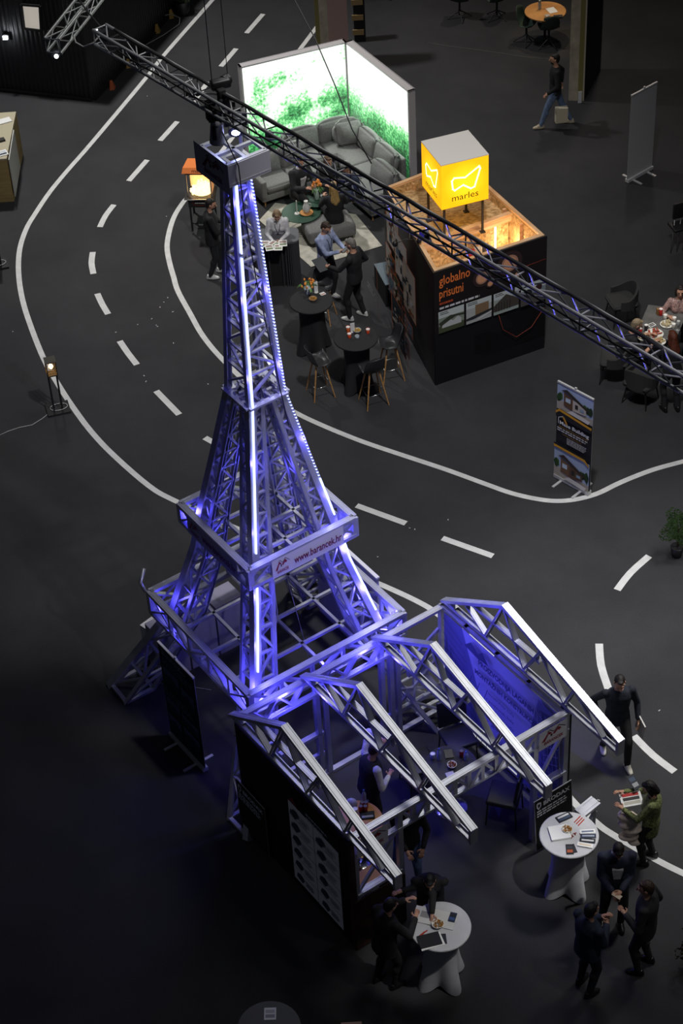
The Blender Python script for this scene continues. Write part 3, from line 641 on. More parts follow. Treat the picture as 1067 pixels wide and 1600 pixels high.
def person(loc, face, label, H=1.78, hands=None, feet=None, hip=None, lean=(0, 0), look=(0, 0), top='shirt', topc=None, legc=None, shoec=None, hair='short', hairc='#2a1c14', skin=None, inner=None, hem=.0, group=None, beard=False, sleeve='long', skirt=False, sex='m', pole=None, lanyard=False, tie=False, vest=None):
    """local frame: x to the person's right, y forward. hands (left, right), feet (left, right) are local points."""
    k = H / 1.78; skin = skin or SKIN
    f = V((face[0], face[1], 0)).normalized(); rz = math.atan2(-f.x, f.y)
    r = empty('person', (loc[0], loc[1], loc[2] if len(loc) > 2 else 0), rz, label, 'person', group)
    X, Y, Z = V((1, 0, 0)), V((0, 1, 0)), UP
    hz = hip if hip is not None else .93 * k
    P = V((0, 0, hz)); T = V((math.sin(lean[1]), math.sin(lean[0]), 1)).normalized(); Rr = Y.cross(T).normalized(); Fw = T.cross(Rr).normalized()
    Fw = T.cross(X).normalized(); Rr = Fw.cross(T).normalized()
    if Fw.y < 0: Fw = -Fw
    if Rr.x < 0: Rr = -Rr
    sw = (.19 if sex == 'm' else .165) * k; nb = P + T * .53 * k; hips = [P + Rr * s * .09 * k for s in (-1, 1)]; sho = [nb + Rr * s * sw - T * .055 * k for s in (-1, 1)]
    hands = hands or [V((-.27, .05, hz - .12)), V((.27, .05, hz - .12))]; feet = feet or [V((-.1, .03, 0)), V((.1, -.03, 0))]
    hands = [V(h) for h in hands]; feet = [V(q) for q in feet]
    pol = pole or [V((-.6, -.7, -.5)), V((.6, -.7, -.5))]
    elb, wr = zip(*[ik(sho[i], hands[i], .30 * k, .265 * k, pol[i]) for i in (0, 1)])
    ank_t = [q + V((0, 0, .085)) for q in feet]
    kn, an = zip(*[ik(hips[i], ank_t[i], .44 * k, .43 * k, (.15 * (-1, 1)[i], 1, .25)) for i in (0, 1)])
    yaw, pit = look; Fh = (Matrix.Rotation(yaw, 3, 'Z') @ Y); Fh = (Fh * math.cos(pit) - UP * math.sin(pit)).normalized(); Rh = Fh.cross(UP).normalized(); Uh = Rh.cross(Fh).normalized()
    hc = nb + T * .10 * k + Fh * .02 * k + Uh * .085 * k; MR = Matrix((Rh, Fh, Uh)).transposed()
    def hd(x, y, z): return hc + (Rh * x + Fh * y + Uh * z) * k
    def torso(b, g, hem_=0., d=1.):
        s = 1 if sex == 'm' else .92
        S = [(-.06 - hem_, .165 + (.01 if sex == 'm' else .015), .115), (.04, .168, .118), (.16, .148 * (1 if sex == 'm' else .9), .108), (.30, .168 * s, .122), (.42, .178 * s, .118), (.49, .145 * s, .09), (.54, .065, .06)]
        loft(b, [(P + T * z * k if z > 0 else P + (T if hip is None else T) * z * k, Rr, Fw, (a + g) * k, (dd + g) * k) for z, a, dd in S])
        if sex == 'f':
            for s_ in (-1, 1): b.ell(nb - T * .19 * k + Rr * s_ * .075 * k + Fw * .085 * k, (.062 * k + g,) * 3, 10)
    def arms(b, g, upto=1.):
        for i in (0, 1):
            b.caps(sho[i], elb[i], .052 * k + g, .041 * k + g); 
            if upto > .5: b.caps(elb[i], elb[i].lerp(wr[i], upto), .042 * k + g, .030 * k + g)
            b.ell(sho[i], .058 * k + g, 10)
    def legs(b, g, upto=1.04):
        for i in (0, 1):
            b.caps(hips[i], kn[i], .086 * k + g, .058 * k + g); b.caps(kn[i], kn[i].lerp(an[i], upto), .056 * k + g, .037 * k + g)
            b.ell(kn[i].lerp(an[i], .3) - V((0, .015, 0)), (.055 * k + g, .058 * k + g, .09 * k), 10)
        loft(b, [(P + T * z * k, Rr, Fw, (a + g) * k, (d_ + g) * k) for z, a, d_ in ((-.11, .13, .10), (-.04, .165, .12), (.09, .16, .115))])
    # body
    b = MB(); torso(b, -.004); arms(b, 0); legs(b, 0)
    b.caps(nb, hc - Uh * .05 * k, .056 * k, .052 * k); b.ell(hc, (.074 * k, .094 * k, .112 * k), 14, MR); b.ell(hd(0, .03, -.065), (.052 * k, .058 * k, .052 * k), 12, MR)
    hv = []
    for i in (0, 1):
        s = (-1, 1)[i]; d = (wr[i] - elb[i]).normalized(); pn = perp(d, V((-s * .4, 0, -1)) if abs(d.z) < .8 else V((-s, 0, 0))); sd = d.cross(pn).normalized()
        if sd.dot(V((-s, 0, .2))) < 0: sd = -sd
        pc = wr[i] + d * .05 * k; hv.append((d, pn, sd, pc)); M = Matrix((sd, pn, d)).transposed(); b.ell(pc, (.040 * k, .017 * k, .055 * k), 10, M)
        b.caps(wr[i] - d * .03, pc, .026 * k, .024 * k)
    for i in (0, 1): q = feet[i]; b.ell(q + V((0, .04, .045)), (.028, .08, .03), 10)
    vs, fs = remesh(b, .016 * k); B = MB(); B.smooth = True; B.add(vs, fs)
    for i in (0, 1):   # fingers and thumb rooted in the palm
        d, pn, sd, pc = hv[i]
        for j, (o, L) in enumerate(((.028, .036), (.010, .043), (-.009, .040), (-.027, .031))):
            a = pc + sd * o * k + d * .040 * k; m_ = a + (d * .95 + pn * .25) * L * k; e = m_ + (d * .6 + pn * .8) * L * .85 * k
            B.caps(a, m_, .0095 * k, .0088 * k, 8); B.caps(m_, e, .0088 * k, .0072 * k, 8)
        a = pc + sd * .030 * k - d * .022 * k; m_ = a + (sd * .75 + d * .55 + pn * .35) * .038 * k; B.caps(a, m_, .012 * k, .010 * k, 8); B.caps(m_, m_ + (d * .9 + pn * .4) * .028 * k, .010 * k, .008 * k, 8)
    B.caps(hd(0, .093, .015), hd(0, .118, -.022), .010 * k, .014 * k, 8)
    for s in (-1, 1): B.ell(hd(s * .074, -.005, -.005), (.012 * k, .022 * k, .032 * k), 8, MR); B.caps(hd(s * .018, .088, .03), hd(s * .045, .078, .032), .008 * k, .006 * k, 6)
    B.m = 1
    for s in (-1, 1): B.ell(hd(s * .031, .0865, .012), (.013 * k, .009 * k, .007 * k), 8, MR)
    B.m = 2; B.ell(hd(0, .091, -.052), (.024 * k, .008 * k, .007 * k), 8, MR)
    B.build('body', [skin, EYE, LIP], r, local=True)
    # clothes
    if not skirt:
        b = MB(); legs(b, .012); vs, fs = remesh(b, .017 * k, 4); b = MB(); b.smooth = True; b.add(vs, fs); b.build('trousers', legc or cloth('black', (.012, .012, .014)), r, local=True)
    g = {'shirt': .010, 'sweater': .014, 'jacket': .022, 'coat': .024, 'dress': .012}[top]
    b = MB(); torso(b, g, {'jacket': .10, 'shirt': .01, 'sweater': .03, 'coat': .14, 'dress': .02}[top] + hem); arms(b, g * .8, .93 if sleeve == 'long' else .1)
    if skirt:
        loft(b, [(P + V((0, 0, z)) * k, X, Y, a * k, d_ * k) for z, a, d_ in ((-.42, .2, .17), (-.2, .19, .15), (.05, .17, .12))])
    if top in ('jacket', 'coat'): b.caps(nb + Rr * .0 - Fw * .035 * k, nb + T * .02 - Fw * .03, .06 * k, .055 * k)
    vs, fs = remesh(b, .017 * k, 4); b = MB(); b.smooth = True; b.add(vs, fs)
    tp = b.build({'shirt': 'shirt', 'sweater': 'sweater', 'jacket': 'jacket', 'coat': 'coat', 'dress': 'dress'}[top], topc or cloth('black', (.012, .012, .014)), r, local=True)
    if vest:
        b = MB(); torso(b, .026, .04); vs, fs = remesh(b, .017 * k, 4); b = MB(); b.smooth = True; b.add(vs, fs); b.build('vest', vest, r, local=True)
    if inner:
        b = MB(); c0 = nb - T * .02 * k + Fw * (.062) * k; c1 = P + T * .16 * k + Fw * (.108 + g + .004) * k; md = P + T * .36 * k + Fw * (.122 + g + .006) * k
        b.add([c0 - Rr * .05 * k, c0 + Rr * .05 * k, md - Rr * .075 * k, md + Rr * .075 * k, c1 - Rr * .045 * k, c1 + Rr * .045 * k], [(0, 1, 3, 2), (2, 3, 5, 4)]); b.v += [tuple(V(v) - Fw * .02) for v in b.v[:6]]
        b.f += [(6, 8, 9, 7), (8, 10, 11, 9)]; b.mi += [0, 0]; b.sm += [False, False]
        b.caps(nb + T * .012 * k - Rr * .03 * k, nb + T * .012 * k + Rr * .03 * k, .05 * k, .05 * k); b.build('shirt_front', inner, r, local=True)
        if tie: b = MB(); b.poly([c0 - Rr * .018 + Fw * .012, c0 + Rr * .018 + Fw * .012, md + Rr * .028 + Fw * .012, md - Rr * .028 + Fw * .012], Fw * .006); b.build('tie', C('#14161f'), r, local=True)
    if lanyard:
        b = MB(); q = P + T * .20 * k + Fw * (.122 + g) * k; b.tube([nb - Rr * .06 * k + Fw * .03 * k, nb - T * .1 * k - Rr * .05 * k + Fw * (.135 + g) * k, q], .005); b.tube([nb + Rr * .06 * k + Fw * .03 * k, nb - T * .1 * k + Rr * .05 * k + Fw * (.135 + g) * k, q], .005)
        b.box(q - T * .06 + Fw * .012, (.09, .008, .12)); b.build('lanyard_badge', C('#14161c'), r, local=True)
    for i in (0, 1):
        q = feet[i]; b = MB(); dr = V((.12 * (-1, 1)[i], 1, 0)).normalized(); rr_ = dr.cross(UP); ptch = 0
        loft(b, [(q + UP * .012, rr_, dr, .046, .135), (q + UP * .05 + dr * .0, rr_, dr, .045, .13), (q + UP * .075 - dr * .03, rr_, dr, .040, .09), (q + UP * .11 - dr * .055, rr_, dr, .040, .055)])
        b.v = [tuple(V(v) + dr * .045) for v in b.v]
        vs, fs = remesh(b, .014, 2); b = MB(); b.smooth = True; b.add(vs, fs); b.build('shoe', shoec or cloth('shoeblack', (.01, .01, .01), .4), r, local=True)
    hm = mat('hair_' + hairc.strip('#'), hairc, .6, noise=.35, nscale=40, bump=.6)
    b = MB()
    if hair in ('short', 'long', 'bob', 'bald', 'cap'):
        b.ell(hd(0, -.024, .024), (.080 * k, .092 * k, .098 * k), 14, MR); b.ell(hd(0, -.048, -.02), (.074 * k, .055 * k, .08 * k), 12, MR); b.ell(hd(0, .045, .088), (.052 * k, .036 * k, .022 * k), 10, MR)
    if hair == 'long':
        for s in (-1, 1): b.caps(hd(s * .062, -.02, .02), hd(s * .07, .0, -.16), .034 * k, .03 * k)
        b.caps(hd(0, -.07, 0), nb - Fw * .11 * k - T * .12 * k, .07 * k, .055 * k); b.caps(hd(0, -.07, 0) , nb - Fw * .1 * k + Rr * .05 * k - T * .08 * k, .06 * k, .05 * k); b.caps(hd(0, -.07, 0), nb - Fw * .1 * k - Rr * .05 * k - T * .08 * k, .06 * k, .05 * k)
    if hair == 'bob':
        for s in (-1, 1): b.caps(hd(s * .066, -.01, .03), hd(s * .072, .0, -.09), .034 * k, .028 * k)
        b.caps(hd(0, -.06, .02), hd(0, -.06, -.10), .06 * k, .055 * k)
    vs, fs = remesh(b, .012 * k, 2)
    vs2 = []
    rnd = random.Random(3)
    for v in vs: vs2.append(tuple(V(v) + V((rnd.uniform(-1, 1), rnd.uniform(-1, 1), rnd.uniform(-1, 1))) * .0022))
    b = MB(); b.smooth = True; b.add(vs2, fs)
    b.build('hair', hm, r, local=True)
    if hair == 'cap':
        b = MB(); b.smooth = True; b.ell(hd(0, -.01, .05), (.09 * k, .105 * k, .085 * k), 14, MR); b.build('cap', cloth('greycap', (.25, .26, .25)), r, local=True)
    if beard: b = MB(); b.ell(hd(0, .045, -.078), (.050 * k, .052 * k, .040 * k), 10, MR); b.build('beard', hm, r, local=True)
    M = wm(r); r_hands = [M @ (wr[i] + hv[i][0] * .09 * k) for i in (0, 1)]
    r['_h'] = 0; del r['_h']
    return r, r_hands, M
BK = cloth('black', (.011, .011, .013)); NV = cloth('navy', (.018, .022, .045)); CH_ = cloth('charcoal', (.022, .022, .025)); WS = cloth('white_shirt', (.62, .62, .64)); LB = cloth('lightblue', (.30, .36, .55)); JN = cloth('denim', (.12, .18, .30)); SNK = cloth('sneaker_white', (.6, .6, .58), .6); TAN = cloth('tan_shoe', (.42, .36, .26)); SHB = mat('shoe_gloss', (.012, .01, .01), .25)
def slab(name, c, d, rz, m, label, cat, tilt=0., group=None, ax='X', print_=None):
    b = MB(); R = Matrix.Rotation(rz, 3, 'Z') @ Matrix.Rotation(tilt, 3, ax); b.box(c, d, R=R); ms = [m]
    if print_:
        ms += [C(x) for x in print_]
        for j in range(len(print_)):
            b.m = j + 1; yy = (j - (len(print_) - 1) / 2) * d[1] / (len(print_) + .6); b.box(V(c) + R @ V((0, yy, d[2] / 2 + .0006)), (d[0] * .78, d[1] / (len(print_) + 1.6), .001), R=R)
    return b.build(name, ms, label=label, cat=cat, group=group)
def gp(x, y): return G(x, y)
person(gp(337, 430), (1, .05), 'man in black jacket and white sneakers standing left of the tower shaft', 1.78, hands=[(-.10, .34, 1.12), (.12, .34, 1.16)], feet=[(-.11, .10, 0), (.12, -.10, 0)], look=(-.1, .25), top='jacket', topc=BK, legc=cloth('black2', (.014, .015, .018)), shoec=SNK, hairc='#17120f', beard=True)
person(G(432, 318, 1.62) * V((1, 1, 0)), (-.05, -1), 'woman in white shirt sorting leaflets behind the slatted counter', 1.68, hands=[(-.05, .36, 1.02), (.10, .36, 1.0)], look=(.1, .75), lean=(.25, 0), topc=WS, hair='bob', hairc='#8a7258', sex='f', lanyard=True)
_, h3, _m3 = person(gp(512, 466), (.75, -.62), 'man in light blue shirt with lanyard looking at a phone', 1.80, hands=[(-.18, .36, 1.15), (.02, .38, 1.22)], feet=[(-.1, .05, 0), (.14, -.05, 0)], look=(0, .55), topc=LB, hairc='#33241a', shoec=SNK, lanyard=True)
slab('phone', h3[1] + UP * .02, (.075, .15, .01), -.9, BLK, 'phone held by the man in the light blue shirt', 'phone', .3)
_, h4, _ = person(gp(557, 497), (-.86, .45), 'grey haired man in black sweater holding a dark folder', 1.82, hands=[(-.16, .44, 1.16), (.22, .12, 1.05)], feet=[(-.12, .08, 0), (.13, -.1, 0)], look=(.1, .35), top='sweater', topc=BK, hairc='#6d6a66', shoec=SNK, inner=None)
slab('folder', h4[0] + V((-.08, .02, .02)), (.24, .32, .012), .5, mat('folder_dark', (.05, .055, .06), .4), 'dark folder in the hand of the grey haired man', 'folder', .35)
seatA = G(520, 345, .42)
person(V((*G(521, 290, 1.23).xy, 0)) , (-.2, 1), 'blonde woman in black seen from behind on the grey pouf', 1.70, hip=.50, hands=[(-.14, .38, .78), (.16, .36, .75)], feet=[(-.12, .48, 0), (.12, .46, 0)], look=(-.1, .1), top='sweater', topc=BK, hair='long', hairc='#a58650', sex='f', hem=.02)
person(V((*G(463, 248, 1.23).xy, 0)), (.55, -.75), 'man in dark suit seated on the left end of the grey sofa', 1.80, hip=.52, hands=[(-.10, .42, .80), (.12, .42, .78)], feet=[(-.16, .5, 0), (.12, .55, 0)], look=(-.2, .2), lean=(.15, 0), top='jacket', topc=CH_, legc=CH_, shoec=SHB, inner=WS, hairc='#2a2019')
person(V((*G(556, 254, 1.2).xy, 0)), (-.9, -.35), 'person in grey cap and blue shirt leaning forward on the right sofa', 1.75, hip=.5, hands=[(-.12, .42, .72), (.12, .42, .68)], feet=[(-.14, .50, 0), (.14, .42, 0)], look=(0, .35), lean=(.3, 0), top='shirt', topc=cloth('dkblue', (.02, .03, .07)), shoec=SNK, hair='cap', hairc='#6a6a66')
person(V((*G(508, 244, 1.2).xy, 0)), (.25, -.9), 'brown haired person in black seated mid sofa behind the truss', 1.70, hip=.5, hands=[(-.12, .40, .82), (.14, .40, .78)], feet=[(-.14, .5, 0), (.12, .46, 0)], look=(.3, .3), lean=(.15, 0), top='sweater', topc=BK, hair='bob', hairc='#5a4430', sex='f')
person(gp(866, 197), (-1, .02), 'man in black sweater and jeans walking left across the upper hall', 1.76, hands=[(-.24, .18, .92), (.25, -.16, .92)], feet=[(-.08, .30, 0), (.1, -.36, 0)], hip=.90, look=(0, .1), top='sweater', topc=BK, legc=JN, shoec=TAN, hairc='#15100d', beard=True)
_, h11, _ = person(gp(960, 1182), (.12, -1), 'man in dark hoodie walking toward the camera with a folder', 1.80, hands=[(-.28, .12, .86), (.27, -.02, .92)], feet=[(-.12, .26, 0), (.13, -.2, 0)], hip=.9, look=(-.15, .35), top='sweater', topc=cloth('hoodie', (.014, .017, .028)), shoec=cloth('beige_sneaker', (.5, .48, .40)), hairc='#1c1512', hem=.04)
slab('tablet', h11[0] + V((.03, 0, -.02)), (.02, .24, .32), .3, mat('tablet_edge', (.4, .38, .36), .4), 'pale folder carried by the man in the dark hoodie', 'folder', .2)
GRN = mat('green_print', (.15, .17, .06), .8, noise=.9, nscale=45)
_, h12, _ = person(gp(1012, 1345), (-.93, .30), 'dark haired woman in green patterned tunic reading brochures', 1.68, hands=[(-.14, .38, 1.16), (.12, .42, 1.22)], feet=[(-.09, .05, 0), (.1, -.05, 0)], look=(0, .6), top='dress', topc=GRN, hair='bob', hairc='#120d0b', sex='f', hem=.14)
b = MB(); hh = h12[0]
slab('magazine', G(986, 1248, 1.18), (.30, .22, .012), .15, PAPER, 'open magazine with red and black print held by the woman in green', 'magazine', .25, print_=('#b9b5a8', '#2c2a28', '#b02020'))
slab('brochure', G(990, 1222, 1.30), (.11, .22, .006), .5, C('#1e2430'), 'narrow dark brochure raised by the woman in green', 'brochure', .4, print_=('#9a9ca0', '#3c4a60'))
b = MB(); rn = random.Random(5); c0 = h12[0] + V((.10, -.08, -.16))
for k in range(11): b.ell(c0 + V((rn.uniform(-.04, .04) + .012 * k, rn.uniform(-.03, .03), .02 - k * .05)), (.13 + .025 * math.sin(k * 1.7), .10, .055), 14)
vs, fs = remesh(b, .016, 2); b = MB(); b.smooth = True; b.add(vs, fs); b.build('puffer_coat', cloth('beige_puffer', (.72, .60, .52), .45), label='beige quilted coat draped over the arm of the woman in green', cat='coat')
_, h13, _ = person(gp(957, 1442), (-.05, -1), 'man in navy suit and white shirt looking down at his hands', 1.80, hands=[(-.04, .30, 1.08), (.08, .30, 1.06)], feet=[(-.10, .04, 0), (.14, -.06, 0)], look=(0, .75), top='jacket', topc=NV, legc=BK, shoec=SHB, inner=WS, hairc='#1a1310')
slab('phone', h13[0] * .5 + h13[1] * .5 + UP * .015, (.07, .13, .012), .8, mat('phone_beige', (.5, .4, .28), .4), 'beige phone in the hands of the navy suited man', 'phone')
person(gp(1003, 1512), (-.85, .38), 'man in charcoal suit seen from behind at the right edge group', 1.82, hands=[(-.16, .24, 1.22), (.22, .10, .98)], feet=[(-.12, .02, 0), (.13, -.06, 0)], look=(.2, .2), top='jacket', topc=CH_, legc=CH_, shoec=SHB, hairc='#3a281c')
person(gp(914, 1545), (.80, .58), 'man in blue suit with hands together facing the other two suits', 1.78, hands=[(-.05, .27, 1.26), (.07, .26, 1.22)], feet=[(-.12, .02, 0), (.12, -.04, 0)], look=(0, .2), top='jacket', topc=cloth('bluesuit', (.018, .026, .05)), legc=cloth('dark_trousers', (.01, .012, .018)), shoec=SHB, hairc='#0e0b0a')
person(V((*G(573, 1168, 1.72).xy, 0)), (.80, .35), 'man in dark vest and white sleeves with one hand raised to his head', 1.78, hands=[(-.10, .24, 1.70), (.12, .26, 1.12)], feet=[(-.1, .05, 0), (.12, -.05, 0)], look=(.1, .55), lean=(.12, 0), topc=WS, vest=BK, hairc='#2a1d16', pole=[V((-1, .1, .1)), V((.7, -.6, -.4))])
r18 = bpy.data.objects['person.%03d' % 0] if False else None
person(V((*G(634, 1250, 1.72).xy, 0)), (-.1, -1), 'man in black top and blue jeans standing under the front beam', 1.78, hands=[(-.22, .16, .92), (-.0, .26, .98)], feet=[(-.15, .05, 0), (.17, -.02, 0)], look=(0, .5), top='sweater', topc=BK, legc=JN, shoec=SNK, hairc='#14100e', hem=.03)
person(G(672, 1378, 1.45) * V((1, 1, 0)) + V((.02, .32, 0)), (-.1, -1), 'person in black bending over the lower white table from behind', 1.76, hands=[(.46, .34, 1.24), (-.04, .62, 1.17)], feet=[(-.12, .0, 0), (.14, -.1, 0)], lean=(.55, 0), look=(.1, .7), top='sweater', topc=BK, hairc='#0f0c0b', pole=[V((1, -.3, 0)), V((-.4, -.4, .3))])
person(gp(604, 1538), (.78, .62), 'person in black standing left of the lower white table', 1.74, hands=[(-.10, .46, 1.30), (.14, .42, 1.18)], feet=[(-.13, -.05, 0), (.12, .05, 0)], lean=(.12, 0), look=(-.1, .5), top='jacket', topc=BK, hairc='#1a130f')
# restaurant table party
person(gp(1046, 640), (-.25, 1), 'woman with long red brown hair standing at the dining table', 1.68, hands=[(-.2, .40, .98), (.2, .36, .95)], feet=[(-.1, 0, 0), (.12, -.06, 0)], lean=(.1, 0), look=(0, .4), top='sweater', topc=BK, hair='long', hairc='#5a2a14', sex='f', shoec=SHB)
person(V((*G(975, 506, 1.2).xy, 0)), (.95, .1), 'fair haired man in black seated left of the dining table', 1.78, hip=.48, hands=[(-.12, .5, .82), (.18, .52, .82)], feet=[(-.14, .42, 0), (.14, .45, 0)], lean=(.3, 0), look=(0, .5), top='shirt', topc=BK, sleeve='short', hairc='#8a7a60')
person(V((*G(1062, 462, 1.05).xy, 0)), (-.1, -1), 'person in a bright sequinned top seated behind the dining table', 1.70, hip=.48, hands=[(-.2, .3, .80), (.2, .3, .80)], feet=[(-.12, .45, 0), (.12, .45, 0)], top='sweater', topc=mat('sequins', (.35, .22, .2), .35, noise=1.0, nscale=70), hair='bob', hairc='#1a120e', sex='f')
person(gp(617, -8), (0, -1), 'person mostly above the frame with only beige shoes in view', 1.75, shoec=mat('shoe_beige', (.4, .28, .22), .6), feet=[(-.14, .1, 0), (.12, .12, 0)])

slab('paper_bag', G(877, 179, .42), (.26, .12, .34), .1, mat('bag_cream', (.55, .50, .38), .7), 'cream paper bag beside the walking man in jeans', 'bag')
# ================================================================== lit forest corner and lounge
def leaf_mat():
    m = bpy.data.materials.new('lit_forest_print'); m.use_nodes = True; nt = m.node_tree; b = nt.nodes['Principled BSDF']
    tc = nt.nodes.new('ShaderNodeTexCoord'); mp = nt.nodes.new('ShaderNodeMapping'); nt.links.new(tc.outputs['Object'], mp.inputs[0])
    n1 = nt.nodes.new('ShaderNodeTexNoise'); n1.inputs['Scale'].default_value = 15; n1.inputs['Detail'].default_value = 12; n1.inputs['Roughness'].default_value = .75
    n2 = nt.nodes.new('ShaderNodeTexNoise'); n2.inputs['Scale'].default_value = 1.5; n2.inputs['Detail'].default_value = 5
    for n in (n1, n2): nt.links.new(mp.outputs[0], n.inputs['Vector'])
    sx = nt.nodes.new('ShaderNodeSeparateXYZ'); nt.links.new(tc.outputs['Object'], sx.inputs[0])
    # printed sky brightens the upper middle of the picture
    a = nt.nodes.new('ShaderNodeMath'); a.operation = 'MULTIPLY_ADD'; nt.links.new(sx.outputs[2], a.inputs[0]); a.inputs[1].default_value = .13; a.inputs[2].default_value = -.20
    d = nt.nodes.new('ShaderNodeMath'); d.operation = 'MULTIPLY_ADD'; nt.links.new(n2.outputs[0], d.inputs[0]); d.inputs[1].default_value = 1.05; nt.links.new(a.outputs[0], d.inputs[2])
    e = nt.nodes.new('ShaderNodeMath'); e.operation = 'MULTIPLY_ADD'; nt.links.new(n1.outputs[0], e.inputs[0]); e.inputs[1].default_value = .95; nt.links.new(d.outputs[0], e.inputs[2])
    cr = nt.nodes.new('ShaderNodeValToRGB'); nt.links.new(e.outputs[0], cr.inputs[0]); E = cr.color_ramp.elements
    E[0].position = .72; E[0].color = (.01, .06, .02, 1); E[1].position = 1.0; E[1].color = (.95, 1, .93, 1)
    x = E.new(.84); x.color = (.07, .42, .12, 1); x = E.new(.93); x.color = (.30, .85, .33, 1)
    nt.links.new(cr.outputs[0], b.inputs['Emission Color']); b.inputs['Emission Strength'].default_value = 1.25; b.inputs['Base Color'].default_value = (.02, .03, .02, 1)
    return m
LEAF = leaf_mat(); LBF = mat('lightbox_frame', (.45, .43, .44), .6)
def lightbox(P, Q, h, name, label, side, bright=None):
    r = empty(name, (P + Q) / 2, math.atan2((Q - P).y, (Q - P).x), label, 'light wall'); X = (Q - P).normalized(); N = X.cross(UP); L = (Q - P).length
    th = .16
    b = MB(); c = (P + Q) / 2 - N * th / 2; R = Matrix.Rotation(math.atan2(X.y, X.x), 3, 'Z')
    b.box(c + UP * (h - .02), (L + .04, th, .04), R=R); b.box(c + UP * .03, (L, th, .06), R=R); b.box(P - N * th / 2 + UP * h / 2, (.04, th, h), R=R); b.box(Q - N * th / 2 + UP * h / 2, (.04, th, h), R=R)
    b.box((P + Q) / 2 - N * (th) + UP * h / 2, (L, .02, h), R=R); b.build('frame', LBF, r)
    b = MB(); b.poly([P + X * .03 + UP * .06, Q - X * .03 + UP * .06, Q - X * .03 + UP * (h - .03), P + X * .03 + UP * (h - .03)], N * -.03); b.build('lit_fabric', bright or LEAF, r)
    d = bpy.data.lights.new('lightbox_glow', 'AREA'); d.shape = 'RECTANGLE'; d.size = L * .9; d.size_y = h * .9; d.energy = 34; d.color = (.85, 1, .88); o = bpy.data.objects.new('lightbox_glow', d); COL.objects.link(o)
    o.location = (P + Q) / 2 + N * .03 + UP * h / 2; o.rotation_euler = N.to_track_quat('-Z', 'Y').to_euler(); return r
A0, A1, A2 = V((-1.51, 37.29, 0)), V((.667, 38.08, 0)), V((1.817, 35.918, 0))
lightbox(A0, A1, 2.3, 'forest_light_wall', 'glowing wall with a green forest picture, left panel', 1)
# right panel: tall bright sky over a hedge line falling toward the right
def leaf2():
    m = LEAF.copy(); m.name = 'lit_hedge_print'; nt = m.node_tree
    a = [n for n in nt.nodes if n.type == 'MATH' and abs(n.inputs[1].default_value - .13) < 1e-4][0]; a.inputs[1].default_value = .40; a.inputs[2].default_value = -.24
    d = [n for n in nt.nodes if n.type == 'MATH' and abs(n.inputs[1].default_value - 1.05) < 1e-4][0]; d.inputs[1].default_value = .35
    d.inputs[1].default_value = .45; return m
lightbox(A1, A2, 2.3, 'hedge_light_wall', 'glowing wall with white sky above green trees, right panel', 1, leaf2())
SOFA = mat('sofa_grey', (.17, .17, .165), .9, noise=.15, nscale=30, bump=.3)
def placed(name, P, rz, label, cat, group=None): return empty(name, V((P[0], P[1], 0)), rz, label, cat, group)
def part(parent, name, fn, m, **kw):
    b = MB(); fn(b); return b.build(name, m, parent, local=True, **kw)
def sofa(P, rz, wdt, label, nseat, arms=(1, 1), dep=.9, name='sofa'):
    """P = middle of the front edge on the floor, front faces local -y"""
    r = placed(name, P, rz, label, 'sofa' if name == 'sofa' else 'armchair')
    part(r, 'base', lambda b: b.rbox((0, dep / 2, .20), (wdt, dep, .14), .03), SOFA)
    aw = .12; iw = wdt - aw * sum(arms); x0 = -wdt / 2 + aw * arms[0]; sw_ = iw / nseat
    for i in range(nseat):
        part(r, 'seat_cushion', lambda b: b.rbox((x0 + sw_ * (i + .5), dep / 2 - .08, .36), (sw_ - .01, dep - .18, .19), .05, puff=.02), SOFA)
        part(r, 'back_cushion', lambda b: b.rbox((x0 + sw_ * (i + .5), dep - .26, .62), (sw_ - .02, .24, .46), .08, rz=Matrix.Rotation(-.22, 3, 'X'), puff=.05), SOFA)
    part(r, 'back_frame', lambda b: b.rbox((0, dep - .06, .42), (wdt, .12, .58), .03), SOFA)
    for s, on in ((-1, arms[0]), (1, arms[1])):
        if on: part(r, 'armrest', lambda b: b.rbox((s * (wdt / 2 - aw / 2), dep / 2, .38), (aw, dep, .44), .03), SOFA)
    for sx in (-1, 1):
        for y in (.07, dep - .07): part(r, 'leg', lambda b: b.cyl((sx * (wdt / 2 - .08), y, 0), (sx * (wdt / 2 - .08), y, .14), .015, .022, 8), OAK)
    return r
ang1 = math.atan2(A1.y - A0.y, A1.x - A0.x)
sofa(V((-.62, 35.83, 0)), ang1 + .12, 1.35, 'grey sofa with two cushions left of the lounge, the suited man on it', 2, (1, 0))
sofa(V((.22, 36.72, 0)), ang1 + .05, 1.5, 'grey corner sofa below the forest picture with large loose cushion', 2, (0, 0))
part(placed('cushion', (.62, 37.15, 0), .2, 'large square grey cushion leaning in the sofa corner', 'cushion'), 'cover', lambda b: b.rbox((0, 0, .72), (.55, .2, .5), .08, rz=Matrix.Rotation(-.3, 3, 'X'), puff=.08), SOFA)
ang2 = math.atan2(A2.y - A1.y, A2.x - A1.x)
sofa(V((.62, 36.25, 0)), ang2 - .02, 1.5, 'grey sofa section along the white sky wall', 2, (0, 0))
sofa(V((.74, 35.18, 0)), ang2 + .0, .95, 'grey armchair at the near end of the right sofa', 1, (0, 1), name='armchair')
PF = placed('pouf', (.08, 34.32, 0), .27, 'low rectangular grey pouf under the blonde woman', 'pouf')
part(PF, 'cushion', lambda b: b.rbox((0, .0, .26), (.98, .62, .28), .05, puff=.015), SOFA); 
part(PF, 'plinth', lambda b: b.box((0, 0, .06), (.86, .5, .12)), BLK)
